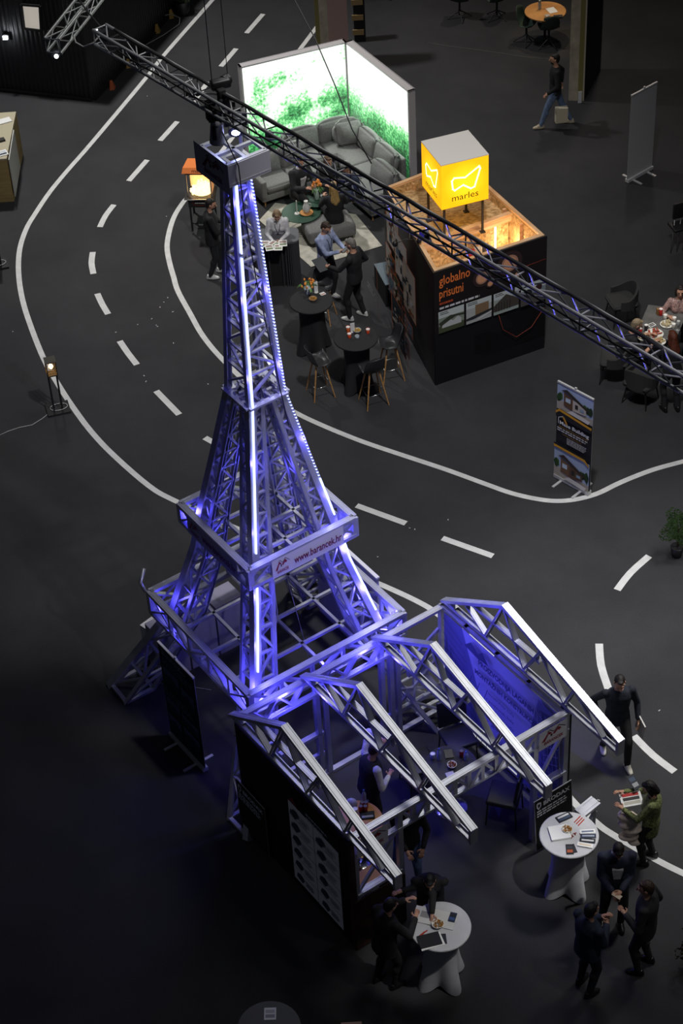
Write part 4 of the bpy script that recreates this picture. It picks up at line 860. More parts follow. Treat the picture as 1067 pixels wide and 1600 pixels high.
b = MB(); RG = [G(486, 418), G(597, 385), G(556, 336), G(430, 318), G(405, 345)]; b.poly([p + UP * .006 for p in RG], UP * .012)
b.build('rug', mat('rug_cream', (.46, .44, .37), .95, noise=.25, nscale=5, bump=.3), label='cream rug under the lounge seats', cat='rug')
GT = mat('table_green', (.018, .06, .035), .45)
def coffee(P, h, r_, label):
    r = placed('coffee_table', P, 0, label, 'table'); part(r, 'tabletop', lambda b: b.lathe([(r_ - .01, h - .02), (r_, h - .012), (r_, h - .004), (r_ - .008, h)], n=40), GT)
    for k in range(3): t = k * 2.094 + .5; part(r, 'leg', lambda b: b.tube([(r_ * .6 * math.cos(t), r_ * .6 * math.sin(t), h - .02), (r_ * .9 * math.cos(t + .25), r_ * .9 * math.sin(t + .25), .01)], .012), BLK)
    part(r, 'stretcher', lambda b: b.tube([(r_ * .8 * math.cos(t), r_ * .8 * math.sin(t), .12) for t in [k * .5236 for k in range(13)]], .008), BLK)
    return r
c1 = G(471, 331, .45); c2 = G(494, 312, .52); coffee(c1, .45, .40, 'larger green round coffee table holding the white vase'); coffee(c2, .52, .27, 'smaller green round coffee table holding the tulips')
CER = mat('ceramic_white', (.7, .7, .66), .3)
def vase(P, z, label, s=1.):
    r = empty('vase', (P.x, P.y, z), 0, label, 'vase'); part(r, 'body', lambda b: b.lathe([(.05 * s, 0), (.075 * s, .04 * s), (.08 * s, .12 * s), (.05 * s, .2 * s), (.035 * s, .25 * s), (.045 * s, .27 * s)], n=20), CER)
    part(r, 'handle', lambda b: b.tube([(.05 * s, 0, .22 * s), (.1 * s, 0, .2 * s), (.1 * s, 0, .13 * s), (.075 * s, 0, .1 * s)], .008), CER); return r
pv = G(479, 332, .46)
b = MB(); b.lathe([(.1, 0), (.14, .015), (.13, .02)], (pv.x, pv.y, .451), 24); b.build('wooden_plate', OAKT, label='round wooden plate under the white jug vase', cat='plate')
vase(pv, .472, 'white jug shaped vase on the larger green table', .95)
pc = G(464, 333, .46); r = empty('candle_holder', (pc.x, pc.y, .451), 0, 'slim white candle holder beside the jug vase', 'candle holder'); part(r, 'foot', lambda b: b.lathe([(.055, 0), (.05, .012), (.01, .02)], n=16), CER); part(r, 'candle', lambda b: b.cyl((0, 0, .015), (.0, 0, .30), .011), CER)
TUL = mat('tulip_orange', (.85, .30, .05), .5); TULG = mat('tulip_leaf', (.10, .25, .05), .6); GLS = mat('vase_glass', (.35, .45, .38), .15)
def tulips(P, z, label, h=.3, spread=.13, n=18, glass=True):
    r = empty('tulip_bouquet', (P.x, P.y, z), 0, label, 'flowers'); rn = random.Random(n)
    part(r, 'vase', lambda b: b.lathe([(.045, 0), (.05, .02), (.07, .24 if glass else .14), (.066, .24 if glass else .14)], n=18), GLS if glass else mat('vase_small', (.4, .45, .5), .2))
    tips = []
    for i in range(n): t = rn.uniform(0, 6.28); q = spread * math.sqrt(rn.random()); tips.append(V((q * math.cos(t), q * math.sin(t), h + rn.uniform(-.03, .06) - q * .3)))
    part(r, 'stems', lambda b: [b.tube([(0, 0, .05), tuple(t * .6), tuple(t)], .004, 5) for t in tips], TULG)
    def lv(b):
        for i in range(10): t = rn.uniform(0, 6.28); d = V((math.cos(t), math.sin(t), 0)); s_ = V((-d.y, d.x, 0)) * .018; b.add([d * .03 + UP * h * .4, d * spread * .9 + s_ + UP * h * .75, d * spread * 1.35 + UP * h * .55, d * spread * .9 - s_ + UP * h * .75], [(0, 1, 2, 3)])
    part(r, 'leaves', lv, TULG)
    part(r, 'blooms', lambda b: [b.ell(t, (.021, .021, .03), 8) for t in tips], TUL, kind='stuff'); return r
pt = G(495, 310, .53); tulips(pt, .521, 'orange tulips in a tall glass vase on the smaller green table', .36, .12, 20)
slab('napkin', G(505, 306, .53), (.12, .12, .01), .3, PAPER, 'white napkin beside the tall tulip vase', 'napkin')
# slatted counter
cnt = empty('counter', (0, 0, 0), 0, 'black slatted reception counter with leaflets on top', 'counter')
Ca, Cb = V((*G(372, 390, .98).xy, 0)), V((*G(460, 387, .98).xy, 0)); cy_ = 32.9
b = MB()
ctr = V((-1.10, 32.95, 0))
def cshape(hw, hd_, z0, z1, b): # rounded ends counter footprint
    pts = []; 
    for i in range(24):
        t = 2 * math.pi * i / 24; c_, s_ = math.cos(t), math.sin(t); pts.append(ctr + V((hw * math.copysign(abs(c_) ** .35, c_), hd_ * math.copysign(abs(s_) ** .35, s_), z0)))
    b.poly(pts, UP * (z1 - z0)); return pts
cnt.location = ctr
cshape(.60, .27, .98, 1.02, b); b.build('worktop', mat('counter_top', (.10, .10, .115), .5), cnt); b = MB(); cshape(.54, .22, 0, .98, b); b.build('core', BLKM, cnt)
b = MB()
for i in range(64):
    t = 2 * math.pi * i / 64; c_, s_ = math.cos(t), math.sin(t); x, y = .58 * math.copysign(abs(c_) ** .35, c_), .255 * math.copysign(abs(s_) ** .35, s_); b.box(ctr + V((x, y, .49)), (.022, .022, .96))
b.build('slats', mat('slat_black', (.05, .05, .055), .4), cnt)
rn = random.Random(11)
for k in range(5): 
    q = G(420 + 7 * k - 6, 381 + (k % 2) * 6, 1.03); slab('leaflet', q + UP * (.004 * k), (.16, .22, .004), rn.uniform(-1, 1), PAPER, ['leaflet at the left end of the counter pile', 'leaflet second from the left on the counter', 'leaflet in the middle of the counter pile', 'leaflet near the right of the counter pile', 'leaflet at the right end of the counter pile'][k], 'leaflet', group='leaflets on the slatted counter', print_=('#7d8a6a', '#a08a80'))
# popcorn machine
pm = placed('popcorn_machine', V((-2.42, 34.93, 0)), -.12, 'lit popcorn cart with orange canopy beside the tower top', 'popcorn machine')
part(pm, 'cart_body', lambda b: b.rbox((0, 0, .74), (.50, .44, .22), .02), BLK)
for sx in (-1, 1):
    for sy in (-1, 1):
        part(pm, 'leg', lambda b: b.bar((sx * .22, sy * .19, .06), (sx * .22, sy * .19, .64), .035), BLK); part(pm, 'wheel', lambda b: b.cyl((sx * .22 - .012, sy * .19, .04), (sx * .22 + .012, sy * .19, .04), .04, n=14), CHROME)
part(pm, 'shelf', lambda b: b.box((0, 0, .25), (.44, .4, .02)), BLK)
part(pm, 'tray', lambda b: b.box((0, -.03, .87), (.60, .54, .03)), BLK); part(pm, 'tray_rim', lambda b: b.box((0, -.305, .875), (.60, .012, .02)), CHROME)
for sx in (-1, 1):
    for sy in (-1, 1): part(pm, 'post', lambda b: b.bar((sx * .24, sy * .2, .88), (sx * .24, sy * .2, 1.5), .022), mat('post_grey', (.3, .3, .3), .3, .6))
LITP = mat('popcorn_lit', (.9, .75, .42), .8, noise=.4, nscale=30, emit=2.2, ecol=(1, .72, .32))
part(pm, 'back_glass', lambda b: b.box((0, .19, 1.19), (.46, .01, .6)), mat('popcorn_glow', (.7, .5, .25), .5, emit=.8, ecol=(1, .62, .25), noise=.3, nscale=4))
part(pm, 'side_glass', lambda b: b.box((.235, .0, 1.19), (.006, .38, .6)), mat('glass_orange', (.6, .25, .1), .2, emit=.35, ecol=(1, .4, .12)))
def pop(b):
    rn = random.Random(2)
    for i in range(150): x, y = rn.uniform(-.2, .2), rn.uniform(-.16, .15); b.ell((x, y, .9 + rn.random() * .22 * (1 - abs(x - .05) * 3.2)), .022, 6)
    b.lathe([(.2, 0), (.15, .1), (.08, .18), (.01, .24)], (.03, 0, .89), 14)
part(pm, 'popcorn', pop, LITP, kind='stuff'); part(pm, 'kettle', lambda b: b.lathe([(.05, 0), (.1, .03), (.1, .13), (.03, .15)], (-.04, .03, 1.28), 16), CHROME)
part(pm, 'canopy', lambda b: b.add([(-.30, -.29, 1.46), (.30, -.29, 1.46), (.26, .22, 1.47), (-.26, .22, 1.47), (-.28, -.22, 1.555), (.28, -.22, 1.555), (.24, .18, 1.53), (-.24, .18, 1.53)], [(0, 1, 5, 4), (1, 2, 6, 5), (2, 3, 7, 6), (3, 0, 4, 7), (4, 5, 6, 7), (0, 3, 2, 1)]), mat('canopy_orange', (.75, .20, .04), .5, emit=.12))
Mp = wm(pm); O_ = Mp @ V((-.27, -.294, 1.468)); sh = Sheet(O_, Mp.to_3x3() @ V((1, 0, 0)), (Mp.to_3x3() @ V((0, .74, 1))).normalized(), .54, .10, mat('canopy_orange', (.75, .2, .04))); sh.text('marles', .32, .2, .9, .85, '#7a2206', .02); sh.done('lettering', pm)
sh = Sheet(Mp @ V((-.18, -.225, .68)), Mp.to_3x3() @ V((1, 0, 0)), UP, .36, .14, BLK); sh.pg([(.05, .5), (.2, .05), (.8, .05), (.95, .5), (.8, .95), (.2, .95)], '#8a1a10'); sh.pg([(.09, .5), (.22, .12), (.78, .12), (.91, .5), (.78, .88), (.22, .88)], '#0b0b0b'); sh.text('POPCORN', .18, .35, .82, .65, '#d0d0d0', .02) if False else sh.lines(.2, .3, .82, .7, 1, '#d0d0d0', 1); sh.done('badge', pm)
sh = Sheet(Mp @ V((-.24, -.212, 1.39)), Mp.to_3x3() @ V((1, 0, 0)), UP, .48, .07, BLK); sh.lines(.12, .1, .8, .9, 1, '#c0c0c0', 4); sh.done('name_strip', pm)
d = Mp @ V((0, -.05, 1.42)); point('popcorn_lamp', d, 5, (1, .75, .4), .05)
# ================================================================== bar tables with stretch covers
def lobed(a0, hem):
    def f(t, r, z):
        k = max(0., min(1., (1.0 - z) / 1.0)); lob = (k ** 1.6) * .34; c = math.cos(4 * t); rr = r * (1 + lob * c * .9)
        return rr, (hem * (1 - c) * .5 if z < .03 else 0)
    return f
def bar_table(P, rz, m, label, r_=.40, group=None):
    r = placed('bar_table', P, rz, label, 'table', group)
    part(r, 'tabletop', lambda b: b.lathe([(r_ - .02, 1.065), (r_, 1.07), (r_ + .003, 1.085), (r_, 1.098), (r_ - .012, 1.102)], n=48), m)
    part(r, 'stretch_cover', lambda b: b.lathe([(.285, .0), (.28, .10), (.262, .25), (.245, .45), (.237, .65), (.24, .85), (.255, 1.0), (.30, 1.06), (.36, 1.075)], n=48, lob=lobed(0, .07)), m)
    return r
BC = mat('stretch_black', (.017, .017, .019), .8, bump=.1, noise=.1); WC = mat('stretch_white', (.52, .52, .54), .75, noise=.05, nscale=8, bump=.08)
T1, T2 = G(486, 470, 1.1), G(556, 527, 1.1); bar_table(T1, .5, BC, 'black covered bar table with tulips on it'); bar_table(T2, .9, BC, 'black covered bar table with orange paper cups')
T3, T4 = G(889, 1304, 1.1), G(688, 1447, 1.1); bar_table(T3, .55, WC, 'white covered bar table beside the BRODAX board'); bar_table(T4, .6, WC, 'white covered bar table between the two people in black')
T5 = G(420, 1606, 1.1); bar_table(T5, .3, mat('stretch_grey', (.10, .10, .11), .8), 'dark bar table cut by the bottom edge of the picture')
slab('printed_card', G(422, 1584, 1.105), (.15, .18, .004), -.03, mat('paper_dim', (.7, .7, .75)), 'small white printed card on the bottom table', 'card', print_=('#8a8c98', '#a8aab4'))
slab('chair_back_edge', G(549, 1600, .9), (.26, .04, .03), -.0, mat('pink_wood', (.35, .2, .16)), 'pinkish chair rail at the bottom edge', 'chair')
def bowl(P, z, label, food='#b5812f', m=None, r_=.075, s=1):
    r = empty('bowl', (P.x, P.y, z), 0, label, 'bowl'); part(r, 'dish', lambda b: b.lathe([(.03, 0), (.05, .01), (r_, .05), (r_ - .006, .05), (.045, .016)], n=20), m or mat('bowl_wood', (.4, .25, .14), .5))
    def fd(b):
        rn = random.Random(4)
        for i in range(60): t = rn.uniform(0, 6.28); q = r_ * .82 * math.sqrt(rn.random()); b.ell((q * math.cos(t), q * math.sin(t), .038 + rn.random() * .02), (.009, .009, .007), 5)
    part(r, 'snacks', fd, C(food, .7), kind='stuff'); return r
def cup(P, z, label, group=None, c='#c8471c', h=.10):
    r = empty('paper_cup', (P.x, P.y, z), 0, label, 'cup', group); part(r, 'cup_wall', lambda b: b.lathe([(.026, 0), (.037, h), (.034, h), (.034, h - .012)], n=16), C(c)); part(r, 'rim', lambda b: b.lathe([(.0375, h - .012), (.039, h - .002), (.036, h), (.034, h - .006)], n=16), PAPER); return r
tulips(G(481, 458, 1.12), 1.103, 'orange tulips in a small vase on the black bar table', .26, .15, 14, False)
bowl(G(489, 468, 1.12), 1.103, 'small wooden bowl of nuts beside the tulips')
slab('card_pair', G(504, 459, 1.11), (.10, .09, .004), .5, PAPER, 'small printed cards near the rear edge of the tulip table', 'card', print_=('#b06a50', '#d8d4d0'))
r = empty('menu_stand', (*G(494, 456, 1.11).xy, 1.103), .2, 'upright white card on a round foot beside the tulips', 'card stand'); part(r, 'foot', lambda b: b.lathe([(.04, 0), (.036, .01), (.006, .012)], n=16), CER); part(r, 'card', lambda b: b.box((0, 0, .12), (.07, .01, .2)), PAPER)
cup(G(575, 521, 1.1), 1.103, 'orange cup standing alone at the right side of its table'); cup(G(544, 519, 1.1), 1.103, 'orange cup at the rear left of the cup table', c='#c05a20', h=.12); cup(G(546, 528, 1.1), 1.103, 'orange cup nearest the front of the cup table')
r = empty('menu_stand', (*G(551, 519, 1.1).xy, 1.103), .3, 'upright white card between the orange cups', 'card stand'); part(r, 'foot', lambda b: b.box((0, 0, .004), (.07, .05, .008)), CER); part(r, 'card', lambda b: b.box((0, 0, .10), (.08, .006, .19)), PAPER)
bowl(G(558, 519, 1.1), 1.103, 'glass bowl of nuts on the cup table', '#c79a3c', mat('glass_bowl', (.4, .45, .45), .1))
b = MB(); q = G(558, 528, 1.1); b.lathe([(.035, 0), (.04, .01), (.04, .05), (.036, .05), (.034, .012)], (q.x, q.y, 1.103), 14); b.build('ashtray', mat('glass_dish', (.35, .4, .42), .1), label='small square glass dish at the front of the cup table', cat='dish')
# things on the white tables
slab('leaflet_stack', G(874, 1301, 1.12), (.27, .24, .03), .12, PAPER, 'thick stack of blank white sheets on the right white table', 'papers')
slab('booklet', G(881, 1277, 1.11), (.22, .11, .012), .45, C('#12151f'), 'black booklet at the rear of the right white table', 'booklet', print_=('#3a4c66', '#c8c8c8'))
bowl(G(886, 1297, 1.12), 1.103, 'white bowl of nuts in the middle of the right white table', '#a8711f', CER)
for k in range(3): slab('pen', G(902 + k * 3, 1280 + k * 2.5, 1.108), (.012, .14, .01), -.75, C('#b0301c'), ['red pen, leftmost of the three on the right white table', 'red pen, middle of the three on the right white table', 'red pen, rightmost of the three on the right white table'][k], 'pen', group='red pens on the right white table')
for k, (x, y, a) in enumerate(((918, 1299, .0), (919, 1306, -.08), (918, 1313, -.2), (914, 1320, -.3))): slab('brochure', G(x, y, 1.11 + .004 * k), (.21, .07, .004), a, [PAPER, C('#30384a'), C('#20242c'), PAPER][k], ['topmost brochure of the fanned row, pale with grey picture', 'second brochure of the fanned row, bluish', 'third brochure of the fanned row, darkest', 'lowest brochure of the fanned row, mostly white'][k], 'brochure', group='fanned brochures on the right white table', print_=[('#6f7a90',), ('#a0a8b8',), ('#d0d0d0',), ('#d8c9a8',)][k])
slab('booklet', G(890, 1327, 1.11), (.10, .17, .006), -.05, C('#16181e'), 'dark booklet with orange picture at the front of the right white table', 'booklet', print_=('#a8502a', '#33363c')); slab('booklet', G(895, 1326, 1.107), (.08, .15, .004), .2, C('#20232b'), 'dark booklet partly under the orange pictured one', 'booklet')
b = MB(); rn = random.Random(8)
for k in range(12): b.box(G(884 + rn.uniform(0, 22), 1303 + rn.uniform(-2, 7), 1.108), (.022, .014, .008), rn.uniform(0, 3))
b.build('wrapped_sweets', C('#7a2a20'), label='scattered dark red sweets around the nut bowl', cat='sweets', kind='stuff')
r = empty('open_book', (*G(679, 1434, 1.11).xy, 1.104), -.35, 'large open picture book on the lower white table', 'book')
part(r, 'left_page', lambda b: b.add([(-.28, -.13, 0), (0, -.13, 0), (0, .13, 0), (-.28, .13, 0), (-.28, -.13, .012), (0, -.13, .018), (0, .13, .018), (-.28, .13, .012)], [(0, 1, 5, 4), (1, 2, 6, 5), (2, 3, 7, 6), (3, 0, 4, 7), (4, 5, 6, 7)]), mat('page', (.6, .6, .58)))
part(r, 'right_page', lambda b: b.add([(.28, -.13, 0), (0, -.13, 0), (0, .13, 0), (.28, .13, 0), (.28, -.13, .012), (0, -.13, .018), (0, .13, .018), (.28, .13, .012)], [(0, 4, 5, 1), (1, 5, 6, 2), (2, 6, 7, 3), (3, 7, 4, 0), (4, 7, 6, 5)]), mat('page', (.6, .6, .58)))
part(r, 'picture', lambda b: b.box((-.13, .01, .0185), (.12, .1, .002)), C('#8a8a88'))
slab('booklet', G(707, 1433, 1.125), (.09, .15, .008), -.35, C('#16223e'), 'blue black booklet lying on the open book', 'booklet', print_=('#2c4a80', '#10131c'))
bowl(G(684, 1445, 1.12), 1.103, 'white bowl of nuts in the middle of the lower white table', '#a8711f', CER, .085)
slab('notebook', G(671, 1469, 1.12), (.29, .20, .022), .22, C('#0d0f13'), 'black notebook on white papers at the front of the lower table', 'notebook'); slab('leaflet_stack', G(673, 1471, 1.107), (.32, .21, .01), .28, PAPER, 'white papers under the black notebook', 'papers')
slab('booklet', G(692, 1467, 1.107), (.09, .16, .006), .03, C('#1c2028'), 'dark booklet right of the black notebook', 'booklet')
for k in range(2): slab('pen', G(658 + k * 4, 1460 - k * 2, 1.11), (.012, .13, .01), -.85, C('#b0301c'), ['red pen, left of the two by the notebook', 'red pen, right of the two by the notebook'][k], 'pen', group='red pens on the lower white table')
# bar stools
SHELL = mat('stool_shell', (.03, .03, .033), .35)
def shell(b, zs=.0, wdt=.23, back=.36):
    """bucket seat: grid surface with thickness; seat at z=zs, back rises toward +y"""
    prof = [(-.20, .035), (-.17, .0), (-.05, -.02), (.08, -.012), (.15, .03), (.185, .12), (.205, .22), (.225, .32), (.235, back)]
    nx = 9; vs = []
    for th in (0, -.014):
        for (y, z) in prof:
            for i in range(nx):
                s = -1 + 2 * i / (nx - 1); wv = wdt * (.92 if z < .1 else .92 - (z - .1) * .75); e = s * s
                if z < .1 and y < .14: vs.append((s * wv, y + (.04 * e if y < -.15 else 0), zs + z + e * .05 + th))
                else: vs.append((s * wv * (1 - .05 * e), y - e * .07 - (th if z > .1 else 0), zs + z + e * .03 * (1 if z < .3 else -1.5) + (th if z < .1 else 0)))
    m = len(prof) * nx; fs = []
    for r_ in range(len(prof) - 1):
        for i in range(nx - 1): a = r_ * nx + i; fs += [(a, a + 1, a + nx + 1, a + nx), (m + a, m + a + nx, m + a + nx + 1, m + a + 1)]
    for i in range(nx - 1): fs += [(i, m + i, m + i + 1, i + 1), (m - nx + i, m - nx + i + 1, 2 * m - nx + i + 1, 2 * m - nx + i)]
    for r_ in range(len(prof) - 1): a = r_ * nx; fs += [(a, a + nx, m + a + nx, m + a), (a + nx - 1, m + a + nx - 1, m + a + 2 * nx - 1, a + 2 * nx - 1)]
    b.smooth = True; b.add(vs, fs); b.smooth = False
proto = empty('bar_stool', (0, 0, 0)); part(proto, 'seat_shell', lambda b: shell(b, .74), SHELL)
for sx in (-1, 1):
    for sy in (-1, 1): part(proto, 'leg', lambda b: b.cyl((sx * .09, sy * .08, .72), (sx * .21, sy * .20, 0), .017, .012, 10), OAK)
part(proto, 'footrest', lambda b: b.tube([(sx * .165, sy * .155, .26) for sx, sy in ((-1, -1), (1, -1), (1, 1), (-1, 1), (-1, -1))], .007), CHROME); part(proto, 'seat_mount', lambda b: b.box((0, 0, .72), (.2, .18, .02)), BLK)
def dup(root, loc, rz, label, cat, group=None):
    r = root.copy(); COL.objects.link(r); r.location = loc; r.rotation_euler = (0, 0, rz); tagit(r, label, cat, group)
    for c in root.children: q = c.copy(); COL.objects.link(q); q.parent = r
    return r
STL = [(G(501, 615), 1.9, 'black bar stool left of the orange cup table, seat facing right'), (G(584, 628), 3.5, 'black bar stool nearest the camera at the orange cup table'), (G(611, 588), -1.35, 'black bar stool right of the orange cup table'), (G(505, 498), -.35, 'black bar stool behind the tulip table by the blue shirted man')]
for i, (p_, a, l) in enumerate(STL):
    if i == 0: proto.location = V((p_.x, p_.y, 0)); proto.rotation_euler.z = a; tagit(proto, l, 'stool', 'black bar stools with wooden legs')
    else: dup(proto, V((p_.x, p_.y, 0)), a, l, 'stool', 'black bar stools with wooden legs')
# ================================================================== marles booth
K0, K1, KB, KL = V((1.84, 29.27, 0)), V((3.93, 30.22, 0)), V((2.61 + .62, 33.02 + .1, 0)), V((1.13, 32.15, 0))
KB = V((2.61, 33.02, 0)); KH = 2.464
bo = empty('exhibition_booth', (K0 + K1 + KB + KL) / 4, 0, 'black walled booth with orange lettering globalno prisutni and open timber top', 'booth')
def inset(poly, d):
    out = []; n = len(poly)
    for i in range(n):
        a, b_, c = poly[i - 1], poly[i], poly[(i + 1) % n]; d1 = (b_ - a).normalized(); d2 = (c - b_).normalized(); n1 = V((-d1.y, d1.x, 0)); n2 = V((-d2.y, d2.x, 0))
        k = n1 + n2; out.append(b_ + k / k.dot(n1) * d)
    return out
KP = [K0, K1, KB, KL]; KI = inset(KP, .10); KM = inset(KP, .03)
BWM = mat('booth_black', (.020, .019, .022), .45); RIM = wood_mat('booth_rim', '#c99a6c', '#e8c49c', 2)
for i in range(4):
    a, b_ = KP[i], KP[(i + 1) % 4]; c, d = KI[(i + 1) % 4], KI[i]; m1, m2 = KM[(i + 1) % 4], KM[i]
    b = MB(); b.poly([a, b_, m1, m2], UP * (KH - .01)); b.build('wall_panel', BWM, bo)
    b = MB(); b.poly([m2, m1, c, d], UP * (KH - .06)); b.build('inner_wall', OSB, bo)
    b = MB(); b.poly([p + UP * (KH - .05) for p in (m2, m1, c, d)], UP * .055); b.build('top_plate', RIM, bo)
    X = (c - d).normalized(); Lw = (c - d).length; n_ = int(Lw / .6); nn = V((-X.y, X.x, 0)); b = MB()
    for k in range(1, n_ + 1): b.box(d + X * Lw * k / (n_ + 1) + nn * .03 + UP * (KH / 2 - .04), (.05, .06, KH - .1), math.atan2(X.y, X.x))
    b.build('stud', PINE, bo)
e0 = G(665, 385, 2.3); e1 = G(804, 335, 2.3); e0.z = e1.z = 0
dx = (e1 - e0).normalized()
def hitx(p, d, a, b_):
    e = b_ - a; den = d.x * e.y - d.y * e.x; t = ((a.x - p.x) * e.y - (a.y - p.y) * e.x) / den; return p + d * t
q0 = hitx(e0, -dx, KI[3], KI[0]); q1 = hitx(e0, dx, KI[1], KI[2])
b = MB(); b.poly([p + UP * 2.22 for p in (q0, q1, KI[2], KI[3])], UP * .03); b.build('roof_deck', OSB, bo)
b = MB(); b.bar(q0 + UP * 2.30, q1 + UP * 2.30, .09, .16, UP); b.build('header_beam', RIM, bo)
b = MB(); m_ = q0.lerp(q1, .0); w0 = q0 + dx * .15; b.poly([w0, q0 + dx * (q1 - q0).length * .98, q0 + dx * (q1 - q0).length * .98 + V((.02, .05, 0)), w0 + V((.02, .05, 0))], UP * 2.2); b.build('partition', OSB, bo)
# front graphics
Xf = (K1 - K0).normalized(); Nf = Xf.cross(UP); Lf = (K1 - K0).length
sh = Sheet(K0 + Nf * .006, Xf, UP, Lf, KH - .02, BWM)
sh.rect(0, .0, 1, .47, C('#16161b', .5)); sh.rect(0, .47, 1, 1, C('#211a1c', .5))
sh.pg([(.42, .12), (.86, .12), (.90, .3), (.82, .46), (.60, .46), (.72, .3), (.42, .28)], C('#101014', .5)); sh.disc(.50, .24, .07, C('#0c0c0f', .5)); sh.rect(.36, .16, .5, .33, C('#0c0c0f', .5))
sh.pg([(.72, .12), (1, .12), (1, .3), (.86, .46), (.80, .46), (.86, .3)], C('#0d0d10', .5))
ORG = mat('print_orange', (1.0, .24, .05), .5)
sh.text('globalno', .045, .855, .315, .96, ORG, .012); sh.text('prisutni', .045, .745, .255, .845, ORG, .012)
sh.lines(.045, .705, .20, .74, 1, '#c0512a', 2); sh.lines(.045, .665, .42, .70, 1, '#e0e0e0', 3)
for a, c_, r_ in ((.42, .83, .055), (.665, .88, .075), (.49, .76, .025), (.73, .76, .025)):
    sh.disc(a, c_, r_ * 1.5, C('#3a2a2a', .5)); sh.disc(a, c_, r_, C('#b98870')); sh.disc(a, c_, r_ * .75, C('#e8a578'))
for k in range(4):
    a0 = .03 + .243 * k; a1 = a0 + .225
    sh.rect(a0, .47, a1, .66, ['#8f9a8a', '#b9bbb8', '#a9b4ac', '#8a949e'][k]); sh.rect(a0 + .0, .60, a1, .66, '#cfd6d2')
    sh.lines(a0 + .015, .625, a0 + .10, .655, 2, '#303030', k)
    if k == 0: sh.pg([(a0, .47), (a1, .47), (a1, .52), (a0 + .1, .55), (a0, .53)], '#4c5238'); sh.pg([(a0 + .03, .53), (a0 + .08, .58), (a0 + .13, .55), (a0 + .17, .58), (a0 + .2, .55), (a0 + .2, .51), (a0 + .03, .51)], '#c9cac8'); sh.pg([(a0, .56), (a0 + .1, .605), (a1, .59), (a1, .575), (a0 + .15, .585), (a0 + .02, .53)], '#3a4030')
    if k == 1: sh.pg([(a0 + .08, .62), (a0 + .2, .62), (a0 + .2, .545), (a0 + .08, .53)], '#8c7253'); sh.pg([(a0, .52), (a1, .55), (a1, .53), (a0 + .06, .50), (a0, .50)], '#2c2c2e'); sh.pg([(a0 + .1, .49), (a1, .53), (a1, .515), (a0 + .1, .48)], '#dcdcd8')
    if k == 2: sh.pg([(a0, .55), (a0 + .11, .63), (a1, .56), (a1, .5), (a0, .5)], '#4a443e'); [sh.line([(a0 + .02 + j * .025, .5), (a0 + .02 + j * .025, .57)], .012, '#1f1f20') for j in range(6)]
    if k == 3: sh.pg([(a0, .47), (a1, .47), (a1, .55), (a0, .58)], '#56524e'); sh.disc(a0 + .06, .57, .04, '#221f22'); sh.disc(a0 + .16, .6, .03, '#3a1c20')
sh.done('printed_front', bo, label='front print with orange words and small pictures')
# left face graphics
Xl = (K0 - KL).normalized(); Nl = Xl.cross(UP); Ll = (K0 - KL).length
sh = Sheet(KL + Nl * .006, Xl, UP, Ll, KH - .02, BWM)
LIT = {'a': '#c9c3b8', 'b': '#6f7f8e', 'c': '#9a5a30', 'd': '#2a3038', 'e': '#d8c8b0', 'f': '#40502c', 'g': '#e6ddd0'}
def tile(a0, b0, a1, b1, kind, seed):
    sh.rect(a0 - .006, b0 - .006, a1 + .006, b1 + .006, ORG); rn = random.Random(seed); sh.rect(a0, b0, a1, b1, LIT[kind[0]])
    for j in range(26):
        x, y = a0 + rn.random() * (a1 - a0) * .7, b0 + rn.random() * (b1 - b0) * .7; w_, h_ = (a1 - a0) * (.08 + .3 * rn.random()), (b1 - b0) * (.04 + .16 * rn.random()); sh.pg([(x, y), (min(x + w_, a1), y + h_ * .2), (min(x + w_, a1), min(y + h_, b1)), (x, min(y + h_ * .8, b1))], LIT[rn.choice(kind)])
tile(.06, .58, .30, .93, 'gbacde', 1); tile(.06, .28, .17, .56, 'adfe', 2); tile(.18, .40, .30, .56, 'cbd', 3); tile(.18, .22, .30, .38, 'bdc', 4)
tile(.38, .55, .62, .93, 'gebdd', 5); tile(.38, .30, .48, .53, 'fdae', 6); tile(.49, .40, .62, .53, 'dca', 7); tile(.38, .10, .60, .38, 'ddba', 8)
tile(.70, .52, .93, .93, 'ecgbdd', 9); tile(.70, .44, .76, .50, 'dd', 10); tile(.78, .40, .93, .50, 'bce', 11); tile(.70, .12, .82, .42, 'ddb', 12); tile(.84, .22, .93, .38, 'bcd', 13)
for a in (.305, .625, .935): sh.line([(a, .06), (a, .6)], .014, ORG)
sh.lines(.08, .20, .28, .27, 2, '#c8c8c8', 6)
sh.done('printed_side', bo, label='side print with orange framed photographs')
b = MB(); b.tube([K0 + Nf * .01 + Xf * (Lf * .56) + UP * 1.2, K0 + Nf * .06 + Xf * (Lf * .60) + UP * .78, K0 + Nf * .07 + Xf * (Lf * .72) + UP * .52, K0 + Nf * .06 + Xf * (Lf * .86) + UP * .62, K0 + Nf * .01 + Xf * (Lf * .99) + UP * .92], .006); b.build('hanging_cable', C('#8a3a24'), label='thin orange cable drooping on the booth front', cat='cable')
b = MB(); b.tube([K0 + Nf * .012 + Xf * (Lf * .68) + UP * 1.95, K0 + Nf * .012 + Xf * (Lf * .99) + UP * 1.98], .006); b.tube([K0 + Nf * .012 + Xf * (Lf * .64) + UP * 1.75, K0 + Nf * .012 + Xf * (Lf * .72) + UP * 1.92], .006); b.build('red_wire', C('#7a2a20'), bo)
